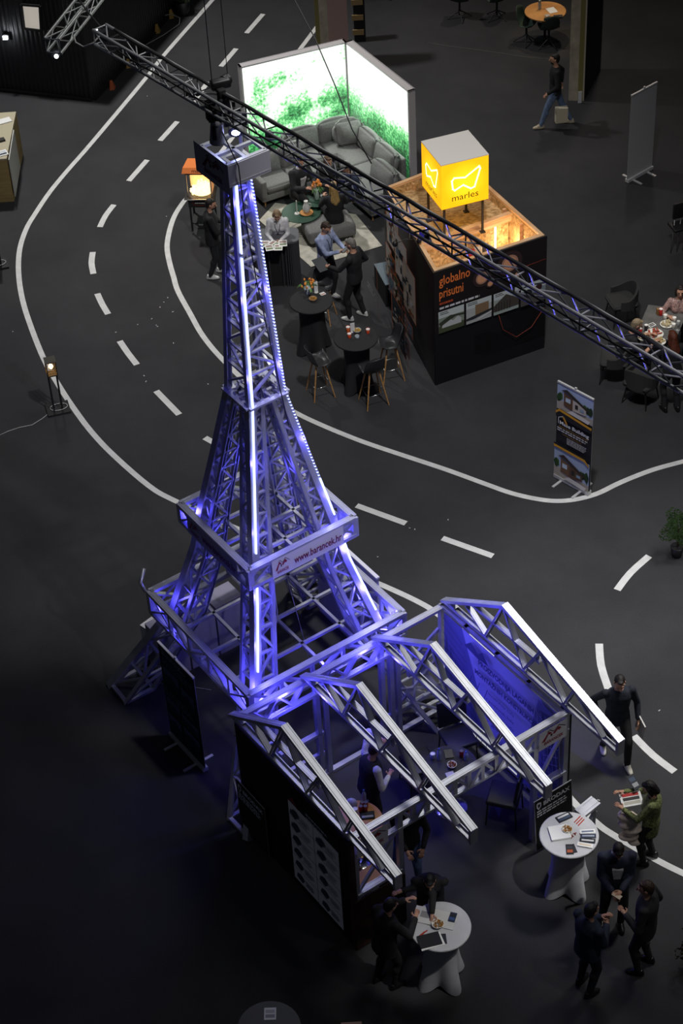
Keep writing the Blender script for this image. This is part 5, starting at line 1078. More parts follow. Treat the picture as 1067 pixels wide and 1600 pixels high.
# inside: warm light and hanging things
mid = (q0 + q1) / 2 * .5 + (KI[0] + KI[1]) / 2 * .5
point('booth_lamp', KI[1] * .35 + q1 * .65 - dx * .2 + UP * 1.9, 14, (1, .70, .35), .05); point('booth_lamp', mid - dx * .4 + UP * 2.0, 5, (1, .72, .42), .05)
deckc = (q0 + q1 + KI[2] + KI[3]) / 4; spot('deck_lamp', deckc + V((.4, -.6, 3.6)), deckc + UP * 2.2, 150, (1, .8, .55), 70, .8)
b = MB(); b.box(q1 - dx * .32 + V((0, -.02, 1.2)), (.03, .03, 2.0), .3); b.build('light_tube', mat('tube_lit', (1, .8, .5), .5, emit=3, ecol=(1, .78, .42)), bo, label='lit upright tube light')
for k, (t, cc, l) in enumerate(((.52, '#a02a20', 'red garment hanging inside the booth'), (.60, '#c9c3b8', 'pale garment hanging inside the booth'), (.66, '#3a3a40', 'dark garment hanging inside the booth'))):
    P_ = q0.lerp(q1, t) + V((.05, -.12, 1.72)); b = MB(); b.rbox(P_, (.16, .08, .55), .035, .3); vs, fs = remesh(b, .02, 3); b = MB(); b.smooth = True; b.add(vs, fs); b.build('hanging_garment', C(cc), label=l, cat='garment')
# cube sign
cubeF = V((2.083, 30.435, 0)); ca = math.radians(18.5); cs = .90; cz0 = 2.98
cu = empty('cube_sign', (cubeF.x, cubeF.y, 2.25), ca, 'glowing yellow marles cube sign on four legs above the booth roof', 'sign')
YEL = mat('yellow_lit', (.9, .55, .02), .5, emit=1.05, ecol=(1, .56, .0)); WLIT = mat('white_lit', (1, 1, 1), .5, emit=1.3, ecol=(1, .97, .85)); DKT = mat('sign_dark', (.15, .06, .0), .5)
def yel2():
    m = YEL.copy(); m.name = 'yellow_lit_face'; nt = m.node_tree; b = nt.nodes['Principled BSDF']; tc = nt.nodes.new('ShaderNodeTexCoord'); mp = nt.nodes.new('ShaderNodeMapping'); gr = nt.nodes.new('ShaderNodeTexGradient'); gr.gradient_type = 'SPHERICAL'
    mp.inputs['Location'].default_value = (-.45 / .62, -.45 / .62, -(cz0 + .45 - 2.25) / .62); mp.inputs['Scale'].default_value = (1 / .62,) * 3
    # the tubes behind the skin make the face centre yellower and its edges orange
    cr = nt.nodes.new('ShaderNodeValToRGB'); cr.color_ramp.elements[0].color = (1, .46, .0, 1); cr.color_ramp.elements[1].color = (1, .78, .015, 1); cr.color_ramp.elements[1].position = .3
    nt.links.new(tc.outputs['Object'], mp.inputs[0]); nt.links.new(mp.outputs[0], gr.inputs[0]); nt.links.new(gr.outputs[0], cr.inputs[0]); nt.links.new(cr.outputs[0], b.inputs['Emission Color']); return m
b = MB(); b.box((cs / 2, cs / 2, cz0 + cs / 2 - 2.25), (cs, cs, cs)); b.build('box', yel2(), cu, local=True)
b = MB(); b.box((cs / 2, cs / 2, cz0 + cs - 2.25 + .004), (cs + .01, cs + .01, .012)); b.build('lid', mat('lid_pale', (.85, .81, .74), .6), cu, local=True)
for x, y in ((.08, .08), (cs - .08, .08), (.08, cs - .08), (cs - .08, cs - .08)):
    part(cu, 'leg', lambda b: (b.bar((x, y, 0), (x, y, cz0 - 2.25), .035), b.box((x, y, .01), (.09, .09, .02))), C('#3a3634'))
MC = wm(cu)
for (O_, X_) in ((V((0, 0, cz0 - 2.25)), V((1, 0, 0))), (V((0, cs, cz0 - 2.25)), V((0, -1, 0)))):
    Xw = MC.to_3x3() @ X_; sh = Sheet(MC @ O_ + Xw.cross(UP) * .003, Xw, UP, cs, cs, YEL); sh.v = []; sh.f = []; sh.mi = []; sh.sm = []
    sh.line([(.22, .60), (.27, .66), (.50, .62), (.80, .80), (.82, .74), (.70, .36), (.62, .34), (.46, .46), (.28, .38), (.24, .42)], .028, WLIT, True)
    sh.text('marles', .22, .14, .78, .28, DKT, .0); sh.done('logo', cu)
point('cube_spill', MC @ V((cs + .3, -.3, .2)), 3, (1, .45, .08), .2)
# plinth at the booth's left side, tiny clip lamps on the booth rim
b = MB(); pp = G(584, 447); pq = V((pp.x + .02, pp.y, 0)); b.poly([pq, pq + Xl * .75, pq + Xl * .75 - Nl * .35, pq - Nl * .35], UP * .5); b.build('plinth', C('#0e0f12'), label='low black plinth at the left rear of the booth', cat='plinth')
b = MB(); b.poly([pq + UP * .5, pq + Xl * .75 + UP * .5, pq + Xl * .75 - Nl * .35 + UP * .5, pq - Nl * .35 + UP * .5], UP * .012); b.build('glass_top', mat('plinth_top', (.16, .2, .23), .2), label='pale glass top on the low black plinth', cat='glass top')
for (a, b1, l) in (((617, 381), (650, 374), 'black clip lamp on a long arm at the booth side'), ((655, 376), (640, 372), 'black clip lamp over the booth rim')):
    r = empty('clip_lamp', G(*b1, 2.6), 0, l, 'lamp'); h = G(*a, 2.55); b = MB(); b.ell(h, (.05, .05, .06), 10); b.build('lamp_head', BLK, r); b = MB(); b.tube([h, (h + G(*b1, 2.75)) / 2 + UP * .05, G(*b1, 2.6), KL.lerp(K0, .55) + UP * 2.48], .007); b.build('arm', BLK, r)
# ================================================================== hanging lighting truss
def box_truss(P, Q, s, name, label, r_=.016, wr=.007, m=ALU, seg_=.31, ends=True, skip=None):
    r = empty(name, (P + Q) / 2, 0, label, 'truss'); d = (Q - P).normalized(); side = d.cross(UP).normalized(); up = side.cross(d); L = (Q - P).length
    o4 = [(side * a + up * b_) * s / 2 for a, b_ in ((-1, 1), (1, 1), (1, -1), (-1, -1))]
    for o in o4: b = MB(); b.cyl(P + o, Q + o, r_, n=10); b.build('chord', m, r)
    b = MB(); n = max(1, int(L / seg_)); st = d * L / n
    for k in range(n):
        for i in range(4):
            a, c = o4[i], o4[(i + 1) % 4]
            if k % 2: a, c = c, a
            b.cyl(P + st * k + a, P + st * (k + 1) + c, wr, n=6, cap=False)
            if k % 3 == 0: b.cyl(P + st * k + a, P + st * k + c, wr, n=6, cap=False)
    b.build('lattice', m, r); return r, side, up, d
TP, TQ = G(157, 54, 10.4), G(1100, 607, 10.4)
tr, tsd, tup, td = box_truss(TP, TQ, .20, 'lighting_truss', 'long black lighting truss hanging diagonally above the tower', .021, .0095)
b = MB(); b.tube([TP + (td * L) + tsd * -.06 + UP * (.13 + .01 * math.sin(L * 7)) for L in [k * .25 for k in range(1, 39)]], .022, 8); b.build('cable_bundle', BLKM, tr)
b = MB(); b.tube([TP + (td * L) + tsd * .10 + UP * (.0 + .008 * math.sin(L * 5)) for L in [k * .25 for k in range(2, 39)]], .012, 6); b.build('cable_bundle', BLKM, tr)
SP, SQ = G(82, 72, 10.4), G(150, -14, 10.4)
box_truss(SP, SQ + (SQ - SP) * .3, .19, 'lighting_truss', 'short grey truss end hanging above the dark cabin', .02, .009, mat('truss_grey', (.30, .31, .30), .4, .5))
b = MB(); b.tube([G(115, 55, 10.4), G(118, 66, 10.3), G(130, 73, 10.25), G(146, 67, 10.3), G(157, 54, 10.4)], .011); b.build('cable', mat('cable_grey', (.35, .35, .33)), label='loose grey cable looping between the two trusses', cat='cable')
b = MB(); b.tube([G(120, -5, 10.6), G(138, 20, 10.5), G(160, 45, 10.48)], .012); b.build('cable', BLKM, label='black cable crossing from the short truss to the long truss', cat='cable')
r = empty('floodlight', G(87, 86, 10.2), 0, 'small lit floodlight under the short truss end', 'lamp'); b = MB(); b.box(G(84, 82, 10.22), (.14, .08, .10)); b.build('housing', BLK, r); b = MB(); b.ell(G(88, 88, 10.2), .028, 8); b.build('lens', mat('lens_white', (1, 1, 1), emit=6, ecol=(.8, .85, 1)), r)
r = empty('floodlight', G(153, 50, 10.35), 0, 'small bright floodlight at the left end of the long truss', 'lamp'); b = MB(); b.box(G(158, 55, 10.36), (.16, .12, .12)); b.build('housing', BLK, r); b = MB(); b.ell(G(150, 49, 10.40), .035, 8); b.build('lens', mat('lens_white', (1, 1, 1)), r)
# moving heads and hoist
def mover(px, py, z, aim, label, size=.15, lens=True):
    c = G(px, py, z); r = empty('moving_head', c, 0, label, 'stage light'); d = (V(aim) - c).normalized(); s_ = d.cross(UP).normalized()
    b = MB(); b.cyl(c - d * size * 1.2, c + d * size * .6, size * .52, size * .62, 16); b.ell(c - d * size * 1.1, size * .55, 12); b.build('head', mat('mover_grey', (.22, .22, .24), .3), r)
    b = MB(); b.cyl(c + d * size * .6, c + d * size * .66, size * .62, size * .62, 16); b.cyl(c + d * size * .66, c + d * size * .675, size * .36, n=16); b.m = 1; b.cyl(c + d * size * .67, c + d * size * .70, size * .34, n=16); b.build('lens', [BLK, mat('lens_blue', (1, 1, 1), emit=22, ecol=(.42, .48, 1))], r)
    b = MB(); t = c + UP * .24
    for k in (-1, 1): b.bar(c + s_ * k * size * .75, c + s_ * k * size * .75 + UP * .18, .03, .05)
    b.box(t, (.16, .12, .07)); b.bar(t, t + UP * .10, .04); b.build('yoke', BLK, r); return c
m1 = mover(339, 211, 10.0, G(352, 1100, 0), 'left moving head lamp above the tower top, pointing down'); m2 = mover(368, 197, 10.0, V((0, 0, 22)) * .35 + G(380, 900, 0) * .65, 'right moving head lamp above the tower top, glaring blue')
spot('mover_beam', m1 + V((-.1, -.42, -.35)), W(0, 0, 3), 130, BLUE, 34, .7, .04)
spot('mover_beam', m2 + V((.12, -.42, -.35)), W(1.9, -2.9, 1.3), 2600, BLUE, 15, .8, .04)
spot('mover_beam', G(420, 300, 9.5), G(1010, 575, 10.4), 2600, BLUE, 26, .9, .05)
def hoist():
    c = G(345, 132, 10.62); r = empty('chain_hoist', c, 0, 'black chain hoist on top of the long truss above the tower', 'hoist'); a = G(332, 138, 10.6); e = G(356, 123, 10.6)
    b = MB(); b.rbox((a + e) / 2, (.25, .12, .12), .03, .35); b.cyl(e - (e - a) * .3, e, .07, n=16); b.build('motor', BLK, r); b = MB()
    for x, y, z, w_, h_ in ((346, 148, 10.5, .10, .16), (350, 160, 10.4, .14, .14), (341, 172, 10.35, .10, .10)): b.rbox(G(x, y, z), (w_, w_ * .8, h_), .02, .4)
    b.build('chain_bag', BLKM, r); b = MB(); b.tube([a + UP * .05, a + UP * 6], .006, 6); b.build('chain', BLKM, r); b = MB(); b.tube([e + UP * .05, e + UP * 6], .005, 6); b.build('chain', BLKM, r)
    b = MB(); b.rbox(G(329, 172, 10.25), (.12, .10, .26), .02, .4); b.build('base_unit', BLK, r)
hoist()
for x, y, l in ((297, 150, 'small black clamp lamp under the truss, left of the hoist'), (308, 142, 'small black clamp lamp with white label beside the hoist'), (421, 212, 'small black clamp lamp right of the tower top under the truss'), (663, 368, 'black clamp lamp under the truss over the booth')): r = slab('clamp_lamp', G(x, y, 10.28), (.07, .10, .09), .5, BLK, l, 'lamp')
b = MB(); b.tube([G(455, -10, 10.8), G(492, 60, 10.6), G(522, 130, 10.5), G(550, 202, 10.45), G(580, 255, 10.42)], .008); b.build('cable', BLKM, label='thin black cable crossing in front of the forest picture', cat='cable')
b = MB(); b.tube([G(347, 206, 10.1), W(-.16, -.36, 9.7), W(-.12, -.33, 9.0), W(-.05, -.36, 8), W(.05, -.4, 7.0), W(.12, -.42, 6.3), W(.2, -.45, 5.6)], .008); b.build('cable', BLKM, label='thin black cable hanging down the front of the tower shaft', cat='cable')
# ================================================================== dark cabin, upper left
c0, cl, cr2 = V((-4.996, 40.447, 0)), V((-7.137, 41.165, 0)), V((-3.302, 44.481, 0))
dl, drr = (cl - c0).normalized(), (cr2 - c0).normalized()
cab = empty('dark_cabin', c0, 0, 'dark corrugated cabin with a lit window in the upper left', 'cabin')
CM = mat('cabin_dark', (.018, .018, .02), .5)
def corr(P, d, L, nrm, name):
    b = MB(); n = int(L / .055); pts = []
    for k in range(n * 2): x = k * .0275; off = .012 if (k // 1) % 4 in (1, 2) else 0; pts.append(P + d * x + nrm * off)
    b.poly(pts + [P + d * (n * .055) - nrm * .05, P - nrm * .05], UP * 2.8); b.build(name, CM, cab)
nl_ = dl.cross(UP); nl_ = -nl_ if nl_.y > 0 else nl_; nr_ = drr.cross(UP); nr_ = -nr_ if nr_.x < 0 else nr_
corr(c0, dl, 4.2, nl_, 'front_cladding'); corr(c0, drr, 6.0, nr_, 'side_cladding')
b = MB(); b.bar(c0 + nl_ * .06 + UP * .03, c0 + dl * 4.2 + nl_ * .06 + UP * .03, .08, .06, UP); b.bar(c0 + nr_ * .04 + UP * .02, c0 + drr * 6 + nr_ * .04 + UP * .02, .1, .04, UP); b.build('skirting', C('#141415'), cab)
def vpl(px, py, P, n): d = ray(px, py); o = V((0, 0, CAM_H)); t = (P - o).dot(n) / d.dot(n); return o + d * t
ww = [vpl(x, y, c0 + nl_ * .02, nl_) for x, y in ((40, 42), (64, 45), (62, 10), (36, 8))]
b = MB(); b.poly(ww, nl_ * .02); b.build('window_blind', mat('window_lit', (.5, .46, .42), .6, emit=.42, ecol=(.85, .78, .68)), cab)
b = MB(); wc = sum(ww, V((0, 0, 0))) / 4
for i in range(4): b.bar(wc + (ww[i] - wc) * 1.1 + nl_ * .03, wc + (ww[(i + 1) % 4] - wc) * 1.1 + nl_ * .03, .05, .05, nl_)
b.build('window_frame', BLK, cab)
for (x, y), P_, n_, l in (((10, 57), c0 + nl_ * .06, nl_, 'lit wall lamp left of the cabin window'),):
    q = vpl(x, y, P_, n_); r = empty('outdoor_lamp', q, 0, l, 'lamp'); b = MB(); b.box(q, (.12, .1, .12)); b.build('housing', BLK, r); b = MB(); b.box(q + UP * .0 + n_ * .055, (.11, .04, .08)); b.build('lens', mat('lens_white', (1, 1, 1)), r); point('wall_lamp_light', q + n_ * .15, 4, (.9, .93, 1), .03)
for k, (x, y) in enumerate(((165, 137), (191, 103), (236, 49), (258, 26))): 
    q = G(x, y) + nr_ * .16; b = MB(); b.add([q + V((-.05, -.08, 0)), q + V((.06, -.06, 0)), q + V((.08, .08, 0)), q + V((-.03, .08, 0)), q + V((-.03, 0, .2)), q + V((.02, .04, .2))], [(0, 1, 5, 4), (1, 2, 5), (2, 3, 4, 5), (3, 0, 4), (0, 3, 2, 1)]); b.build('foot_wedge', C(['#a85024', '#9a7a34', '#9a7a34', '#a88a3a'][k]), label=['orange wedge foot nearest the cabin corner', 'yellow wedge second from the cabin corner', 'yellow wedge third along the cabin side', 'yellow wedge farthest up the cabin side'][k], cat='wedge', group='wedges along the cabin foot')
b = MB(); b.tube([G(226, 71), G(255, 55, .05), G(280, 38, .02), G(281, 28, .1), G(268, 22, .15), G(258, 24, .2)], .012); b.build('cable', mat('cable_pale', (.3, .3, .28)), label='grey cable curling on the floor beside the cabin', cat='cable')
LEAFG = mat('plant_green', (.10, .19, .05), .6, noise=.5, nscale=10); LEAFD = mat('plant_dim', (.05, .08, .03), .6)
def bush(P, z, rr, n, m, parent, seed=1, leaf=.03, sq=1.):
    b = MB(); rn = random.Random(seed)
    for i in range(n):
        th, ph = rn.uniform(0, 6.283), math.acos(rn.uniform(-1, 1)); q = rr * (.55 + .5 * rn.random()) * (1 + .25 * math.sin(3 * th + 2 * ph)); c = V((P.x, P.y, z)) + V((math.sin(ph) * math.cos(th), math.sin(ph) * math.sin(th), math.cos(ph) * sq)) * q
        a = V((rn.uniform(-1, 1), rn.uniform(-1, 1), rn.uniform(-.3, 1))).normalized(); s_ = perp(a); l = leaf * rn.uniform(.7, 1.3)
        b.add([c - a * l, c + s_ * l * .5, c + a * l, c - s_ * l * .5], [(0, 1, 2, 3)])
    b.build('foliage', m, parent)
pP = G(1057, 868); r = empty('potted_plant', (pP.x, pP.y, 0), 0, 'small green leafy tree at the right edge below the road line', 'plant'); bush(pP, .62, .27, 1500, LEAFG, r, 3, .026, 1.0)
part(r, 'trunk', lambda b: b.cyl((0, 0, .2), (0, 0, .6), .015), C('#4a3424')); part(r, 'pot', lambda b: b.lathe([(.08, 0), (.11, .2), (.10, .2)], n=20), BLK)
for i in range(6): pass
pP = G(286, 22); r = empty('potted_plant', (pP.x, pP.y, 0), 0, 'dim potted plant at the top edge beside the cabin', 'plant'); part(r, 'pot', lambda b: b.lathe([(.15, 0), (.2, .35), (.18, .35)], n=20), BLK); bush(pP, .55, .25, 500, LEAFD, r, 5, .045)
pP = G(1085, 1515); r = empty('potted_plant', (pP.x, pP.y, 0), 0, 'dim plant cut by the right edge near the bottom', 'plant'); part(r, 'pot', lambda b: b.lathe([(.12, 0), (.16, .3), (.14, .3)], n=20), BLK); bush(pP, .5, .26, 400, mat('plant_brown', (.10, .08, .03), .7), r, 6, .035)
# ================================================================== pillars, shelf, bollards
PLY = mat('plaster_pale', (.50, .45, .34), .8, noise=.2, nscale=6); OLV = mat('olive_board', (.26, .23, .08), .7)
a, b2, c_ = G(888, 157), G(912, 158), G(939, 108); r = empty('partition_end', a, 0, 'pale edged dark partition standing in the upper right', 'partition')
dd = (b2 - a).normalized(); d3 = (c_ - b2)
b = MB(); b.poly([a, a + dd * .20, a + dd * .20 + V((.02, .12, 0)), a + V((.02, .12, 0))], UP * 3.4); b.build('front_board', PLY, r)
b = MB(); b.poly([a + dd * .20, b2 - dd * .03, b2 + V((-.01, .1, 0)), a + dd * .20 + V((0, .1, 0))], UP * 3.4); b.build('olive_strip', OLV, r)
b = MB(); b.poly([b2 - dd * .03, b2, b2 + d3 * .02, b2 - dd * .03 + d3 * .02], UP * 3.4); b.build('corner_edge', mat('edge_pale', (.55, .5, .4)), r)
b = MB(); b.poly([b2 + d3 * .02, c_ - d3 * .04, c_ - d3 * .04 - dd * .1, b2 + d3 * .02 - dd * .1], UP * 3.4); b.build('dark_panel', C('#0c0c0d'), r)
b = MB(); b.poly([c_ - d3 * .04, c_, c_ - dd * .1, c_ - d3 * .04 - dd * .1], UP * 3.4); b.build('far_edge', mat('edge_pale', (.55, .5, .4)), r)
b = MB(); b.box(G(906, 152, .15), (.08, .01, .28)); b.build('paper_note', mat('paper_dim', (.7, .7, .75)), r)
a, b2 = G(503, 105), G(546, 98); r = empty('timber_column', a, 0, 'pale timber column with a pinkish side at the top of the picture', 'column'); dd = (b2 - a).normalized()
b = MB(); b.poly([a - dd * .10, a - dd * .0, a + V((0, .3, 0)), a - dd * .10 + V((0, .3, 0))], UP * 3.4); b.build('olive_side', OLV, r)
b = MB(); b.poly([a, a + dd * .19, a + dd * .19 + V((0, .3, 0)), a + V((0, .3, 0))], UP * 3.4); b.build('board', PLY, r)
b = MB(); b.poly([a + dd * .19, b2, b2 + V((0, .3, 0)), a + dd * .19 + V((0, .3, 0))], UP * 3.4); b.build('pink_panel', mat('pink_panel', (.48, .32, .28), .7), r)
q = G(564, 62); r = empty('display_stand', (q.x, q.y, 0), 0, 'dark display stand with pale wooden blocks beside the timber column', 'stand'); part(r, 'pole', lambda b: b.box((-.02, .0, .7), (.26, .2, 1.4)), C('#101114'))
for z in (.25, .62, 1.0): part(r, 'wood_block', lambda b: b.box((-.06, -.11, z), (.26, .03, .13)), mat('block_wood', (.34, .24, .11)))
# pale shelf counter at the left edge
sP = V((-6.42, 36.39, 0)); PW = wood_mat('pale_ply', '#8d7a50', '#a8925f', 1.5, rough=.7); r = empty('plywood_counter', sP, 0, 'pale plywood counter with leaflets at the left edge', 'counter')
fx = V((-1, -.02, 0)); fy = V((.02, 1, 0))
b = MB(); b.poly([sP, sP + fy * 1.9, sP + fy * 1.9 + fx * .9, sP + fx * .9], UP * 1.0); b.build('body', PW, r); b = MB(); b.poly([p + UP * 1.0 for p in (sP, sP + fy * 1.9, sP + fy * 1.9 + fx * .9, sP + fx * .9)], UP * .03); b.build('worktop', mat('ply_top', (.45, .40, .28), .6), r)
b = MB(); b.poly([sP + V((.03, .0, .12)), sP + V((.03, 1.2, .12)), sP + V((.03, 1.2, 1.0)), sP + V((.03, .0, 1.0))], V((.02, 0, 0))); b.build('side_board', mat('edge_white', (.5, .5, .46)), r)
for k, (x, y, l) in enumerate(((6, 189, 'pale sheet at the rear corner of the plywood counter'), (3, 219, 'small dark object on the plywood counter'), (4, 239, 'blue and white leaflet at the front of the plywood counter'))): slab(['sheet', 'dark_box', 'leaflet'][k], G(x, y, 1.04), ((.3, .2, .02), (.12, .12, .06), (.2, .22, .006))[k], .4, [PAPER, C('#2c2a28'), PAPER][k], l, ['paper', 'box', 'leaflet'][k], print_=(('#303848', '#c0c8d0') if k == 2 else None))
BULB = mat('bulb_warm', (1, .8, .5), emit=12, ecol=(1, .62, .25)); LBX = mat('lamp_slat_gold', (.35, .22, .07), .5)
def bollard(P, label, h=1.12):
    r = placed('bollard_lamp', P, .25, label, 'lamp'); part(r, 'base', lambda b: b.box((0, 0, .02), (.42, .36, .04)), C('#1c1c1e'))
    for sx in (-1, 1):
        for sy in (-1, 1): part(r, 'rod', lambda b: b.bar((sx * .075, sy * .075, .04), (sx * .075, sy * .075, h - .3), .022), C('#0c0c0d'))
    for sx in (-1, 1):
        for sy in (-1, 1): part(r, 'lantern_post', lambda b: b.bar((sx * .085, sy * .085, h - .3), (sx * .085, sy * .085, h), .018), C('#2a2018'))
    part(r, 'slats', lambda b: [(b.box((0, s * .09, h - .27 + k * .032), (.16, .006, .010)), b.box((s * .09, 0, h - .27 + k * .032), (.006, .16, .010))) for k in range(8) for s in (-1, 1)], LBX)
    part(r, 'lid', lambda b: b.box((0, 0, h), (.2, .2, .02)), C('#4a463e')); part(r, 'bottom_plate', lambda b: b.box((0, 0, h - .3), (.19, .19, .015)), C('#2a2018')); part(r, 'bulb', lambda b: b.ell((0, 0, h - .14), .045, 10), BULB)
    part(r, 'cable_loop', lambda b: b.tube([(.16 * math.cos(t) + .02, .10 * math.sin(t), .06) for t in [k * .42 for k in range(16)]], .006), mat('cable_white', (.5, .5, .5)))
    point('bollard_light', V((P[0], P[1], h - .14)), 2.2, (1, .6, .25), .045); return r
bollard(G(91, 640), 'small lit bollard lamp on the left edge line of the road'); bollard(G(-4, 415), 'lit bollard lamp cut by the left edge of the picture')
b = MB(); b.tube([G(*q, .01) for q in ((92, 648), (76, 646), (66, 654), (50, 664), (30, 668), (12, 674), (-5, 682))], .007); b.build('cable', mat('cable_grey', (.35, .35, .33)), label='thin grey cable running left from the bollard', cat='cable')
# ================================================================== top right table and chairs, restaurant table
GC = mat('chair_green', (.03, .055, .045), .6)
wt = V((5.285, 41.917, 0)); r = placed('round_table', wt, 0, 'round oak table lit from above at the top right', 'table')
part(r, 'tabletop', lambda b: b.lathe([(.45, .71), (.47, .72), (.47, .745), (.46, .75)], n=40), OAKT); part(r, 'column', lambda b: b.cyl((0, 0, .02), (0, 0, .71), .03), BLK); part(r, 'foot', lambda b: b.lathe([(.25, 0), (.24, .015), (.03, .03)], n=24), BLK)
slab('leaflet', G(862, 16, .755), (.2, .26, .006), .3, PAPER, 'pale leaflet on the oak table', 'leaflet'); slab('booklet', G(872, 26, .76), (.2, .12, .03), 0, C('#2c2a2c'), 'dark booklet on the oak table', 'booklet'); slab('leaflet', G(855, 24, .76), (.12, .1, .006), .6, C('#b0a8a0'), 'small crumpled leaflet on the oak table', 'leaflet')
v = G(843, 14, .76); r = empty('flower_vase', (v.x, v.y, .752), 0, 'slim vase with thin stems on the oak table', 'vase'); part(r, 'vase', lambda b: b.lathe([(.03, 0), (.04, .1), (.03, .2), (.035, .22)], n=14), mat('glass_dish', (.35, .4, .42), .1)); part(r, 'stems', lambda b: [b.tube([(0, 0, .1), (.1 * math.cos(t), .1 * math.sin(t), .4)], .006) for t in (0, 1.2, 2.5, 4, 5)], LEAFD)
gproto = None
for i, (x, y, a_, l) in enumerate(((822, 66, 1.0, 'green swivel chair left of the oak table'), (857, 72, 3.3, 'green swivel chair in front of the oak table'), (718, 28, 2.9, 'green swivel chair at the top edge, leftmost'), (776, 28, 3.5, 'green swivel chair at the top edge, middle'))):
    P_ = G(x, y)
    if i == 0:
        gproto = placed('swivel_chair', P_, a_, l, 'chair', 'green swivel chairs'); part(gproto, 'seat_shell', lambda b: shell(b, .46, .25, .40), GC); part(gproto, 'column', lambda b: b.cyl((0, 0, .08), (0, 0, .45), .025), BLK)
        for k in range(4): t = k * math.pi / 2 + .4; part(gproto, 'leg', lambda b: b.cyl((0, 0, .2), (.30 * math.cos(t), .30 * math.sin(t), .01), .014, .012, 8), BLK)
    else: dup(gproto, V((P_.x, P_.y, 0)), a_, l, 'chair', 'green swivel chairs')
TA, TB_, TD = G(1013, 476, .75), G(992, 524, .75), G(1075, 484, .75); TA.z = TB_.z = TD.z = 0; TC_ = TB_ + (TD - TA)
r = empty('dining_table', (TA + TC_) / 2, 0, 'dark grey dining table laid with plates and cups at the right edge', 'table'); b = MB(); b.poly([p + UP * .72 for p in (TA, TB_, TC_, TD)], UP * .03); b.build('tabletop', mat('table_grey', (.10, .10, .10), .5, noise=.25, nscale=5), r)
cen = (TA + TC_) / 2
for p in (TA, TB_, TC_, TD): b = MB(); q = p.lerp(cen, .15); b.bar(q, q + UP * .72, .05); b.build('leg', BLK, r)
FOOD = mat('food_red', (.42, .07, .03), .6, noise=.8, nscale=50)
def plate(px, py, rad, label, food=None):
    P_ = G(px, py, .76); r = empty('plate', (P_.x, P_.y, .752), 0, label, 'plate'); part(r, 'dish', lambda b: b.lathe([(rad * .6, 0), (rad, .02), (rad * .96, .022), (rad * .6, .008)], n=28), CER)
    if food:
        def ff(b):
            rn = random.Random(9)
            for i in range(46): t = rn.uniform(0, 6.28); q = rad * .75 * math.sqrt(rn.random()); b.ell((q * math.cos(t), q * math.sin(t), .025 + rn.random() * .03), (.022, .016, .014), 6)
        part(r, 'food', ff, food, kind='stuff')
plate(1022, 522, .17, 'big plate piled with red food', FOOD); plate(1042, 507, .13, 'white plate with little food behind the big plate', mat('food_pale', (.5, .42, .25))); plate(1030, 534, .12, 'plate with pale bread in front of the big plate', mat('bread', (.5, .38, .18))); plate(1005, 528, .10, 'small plate left of the big plate', mat('food_pale', (.5, .42, .25)))
for k, (x, y, c__, l, h_) in enumerate(((1032, 490, '#a81818', 'tall red and white cup by the cardboard box', .15), (1039, 496, '#c8c4bc', 'small pale cup right of the tall red cup', .1), (1053, 500, '#c8c4bc', 'white cup at the right of the dining table', .1), (1009, 515, '#16161a', 'black cup left of the red food', .15), (1000, 518, '#a81818', 'red cup at the left end of the dining table', .12), (1052, 510, '#b8b4a8', 'white cup beside the wine glass', .1))): cup(G(x, y + 2, .76), .752, l, 'cups on the dining table', c__, h_)
slab('cardboard_box', G(1030, 487, .80), (.10, .06, .14), .2, C('#8d6a3c'), 'small brown cardboard box on the dining table', 'box'); slab('napkin', G(1018, 508, .76), (.14, .10, .012), .5, PAPER, 'striped napkin behind the red food', 'napkin', print_=('#2a2a2a', '#2a2a2a'))
g_ = G(1059, 515, .76); r = empty('wine_glass', (g_.x, g_.y, .752), 0, 'wine glass at the right of the dining table', 'glass'); part(r, 'foot', lambda b: b.lathe([(.035, 0), (.006, .006), (.005, .08)], n=16), mat('clear_glass', (.5, .52, .5), .05)); part(r, 'bowl', lambda b: b.lathe([(.006, .08), (.035, .11), (.038, .16), (.03, .20)], n=16), mat('clear_glass', (.5, .52, .5), .05)); 
AC = mat('armchair_dark', (.035, .035, .034), .85)
aproto = None
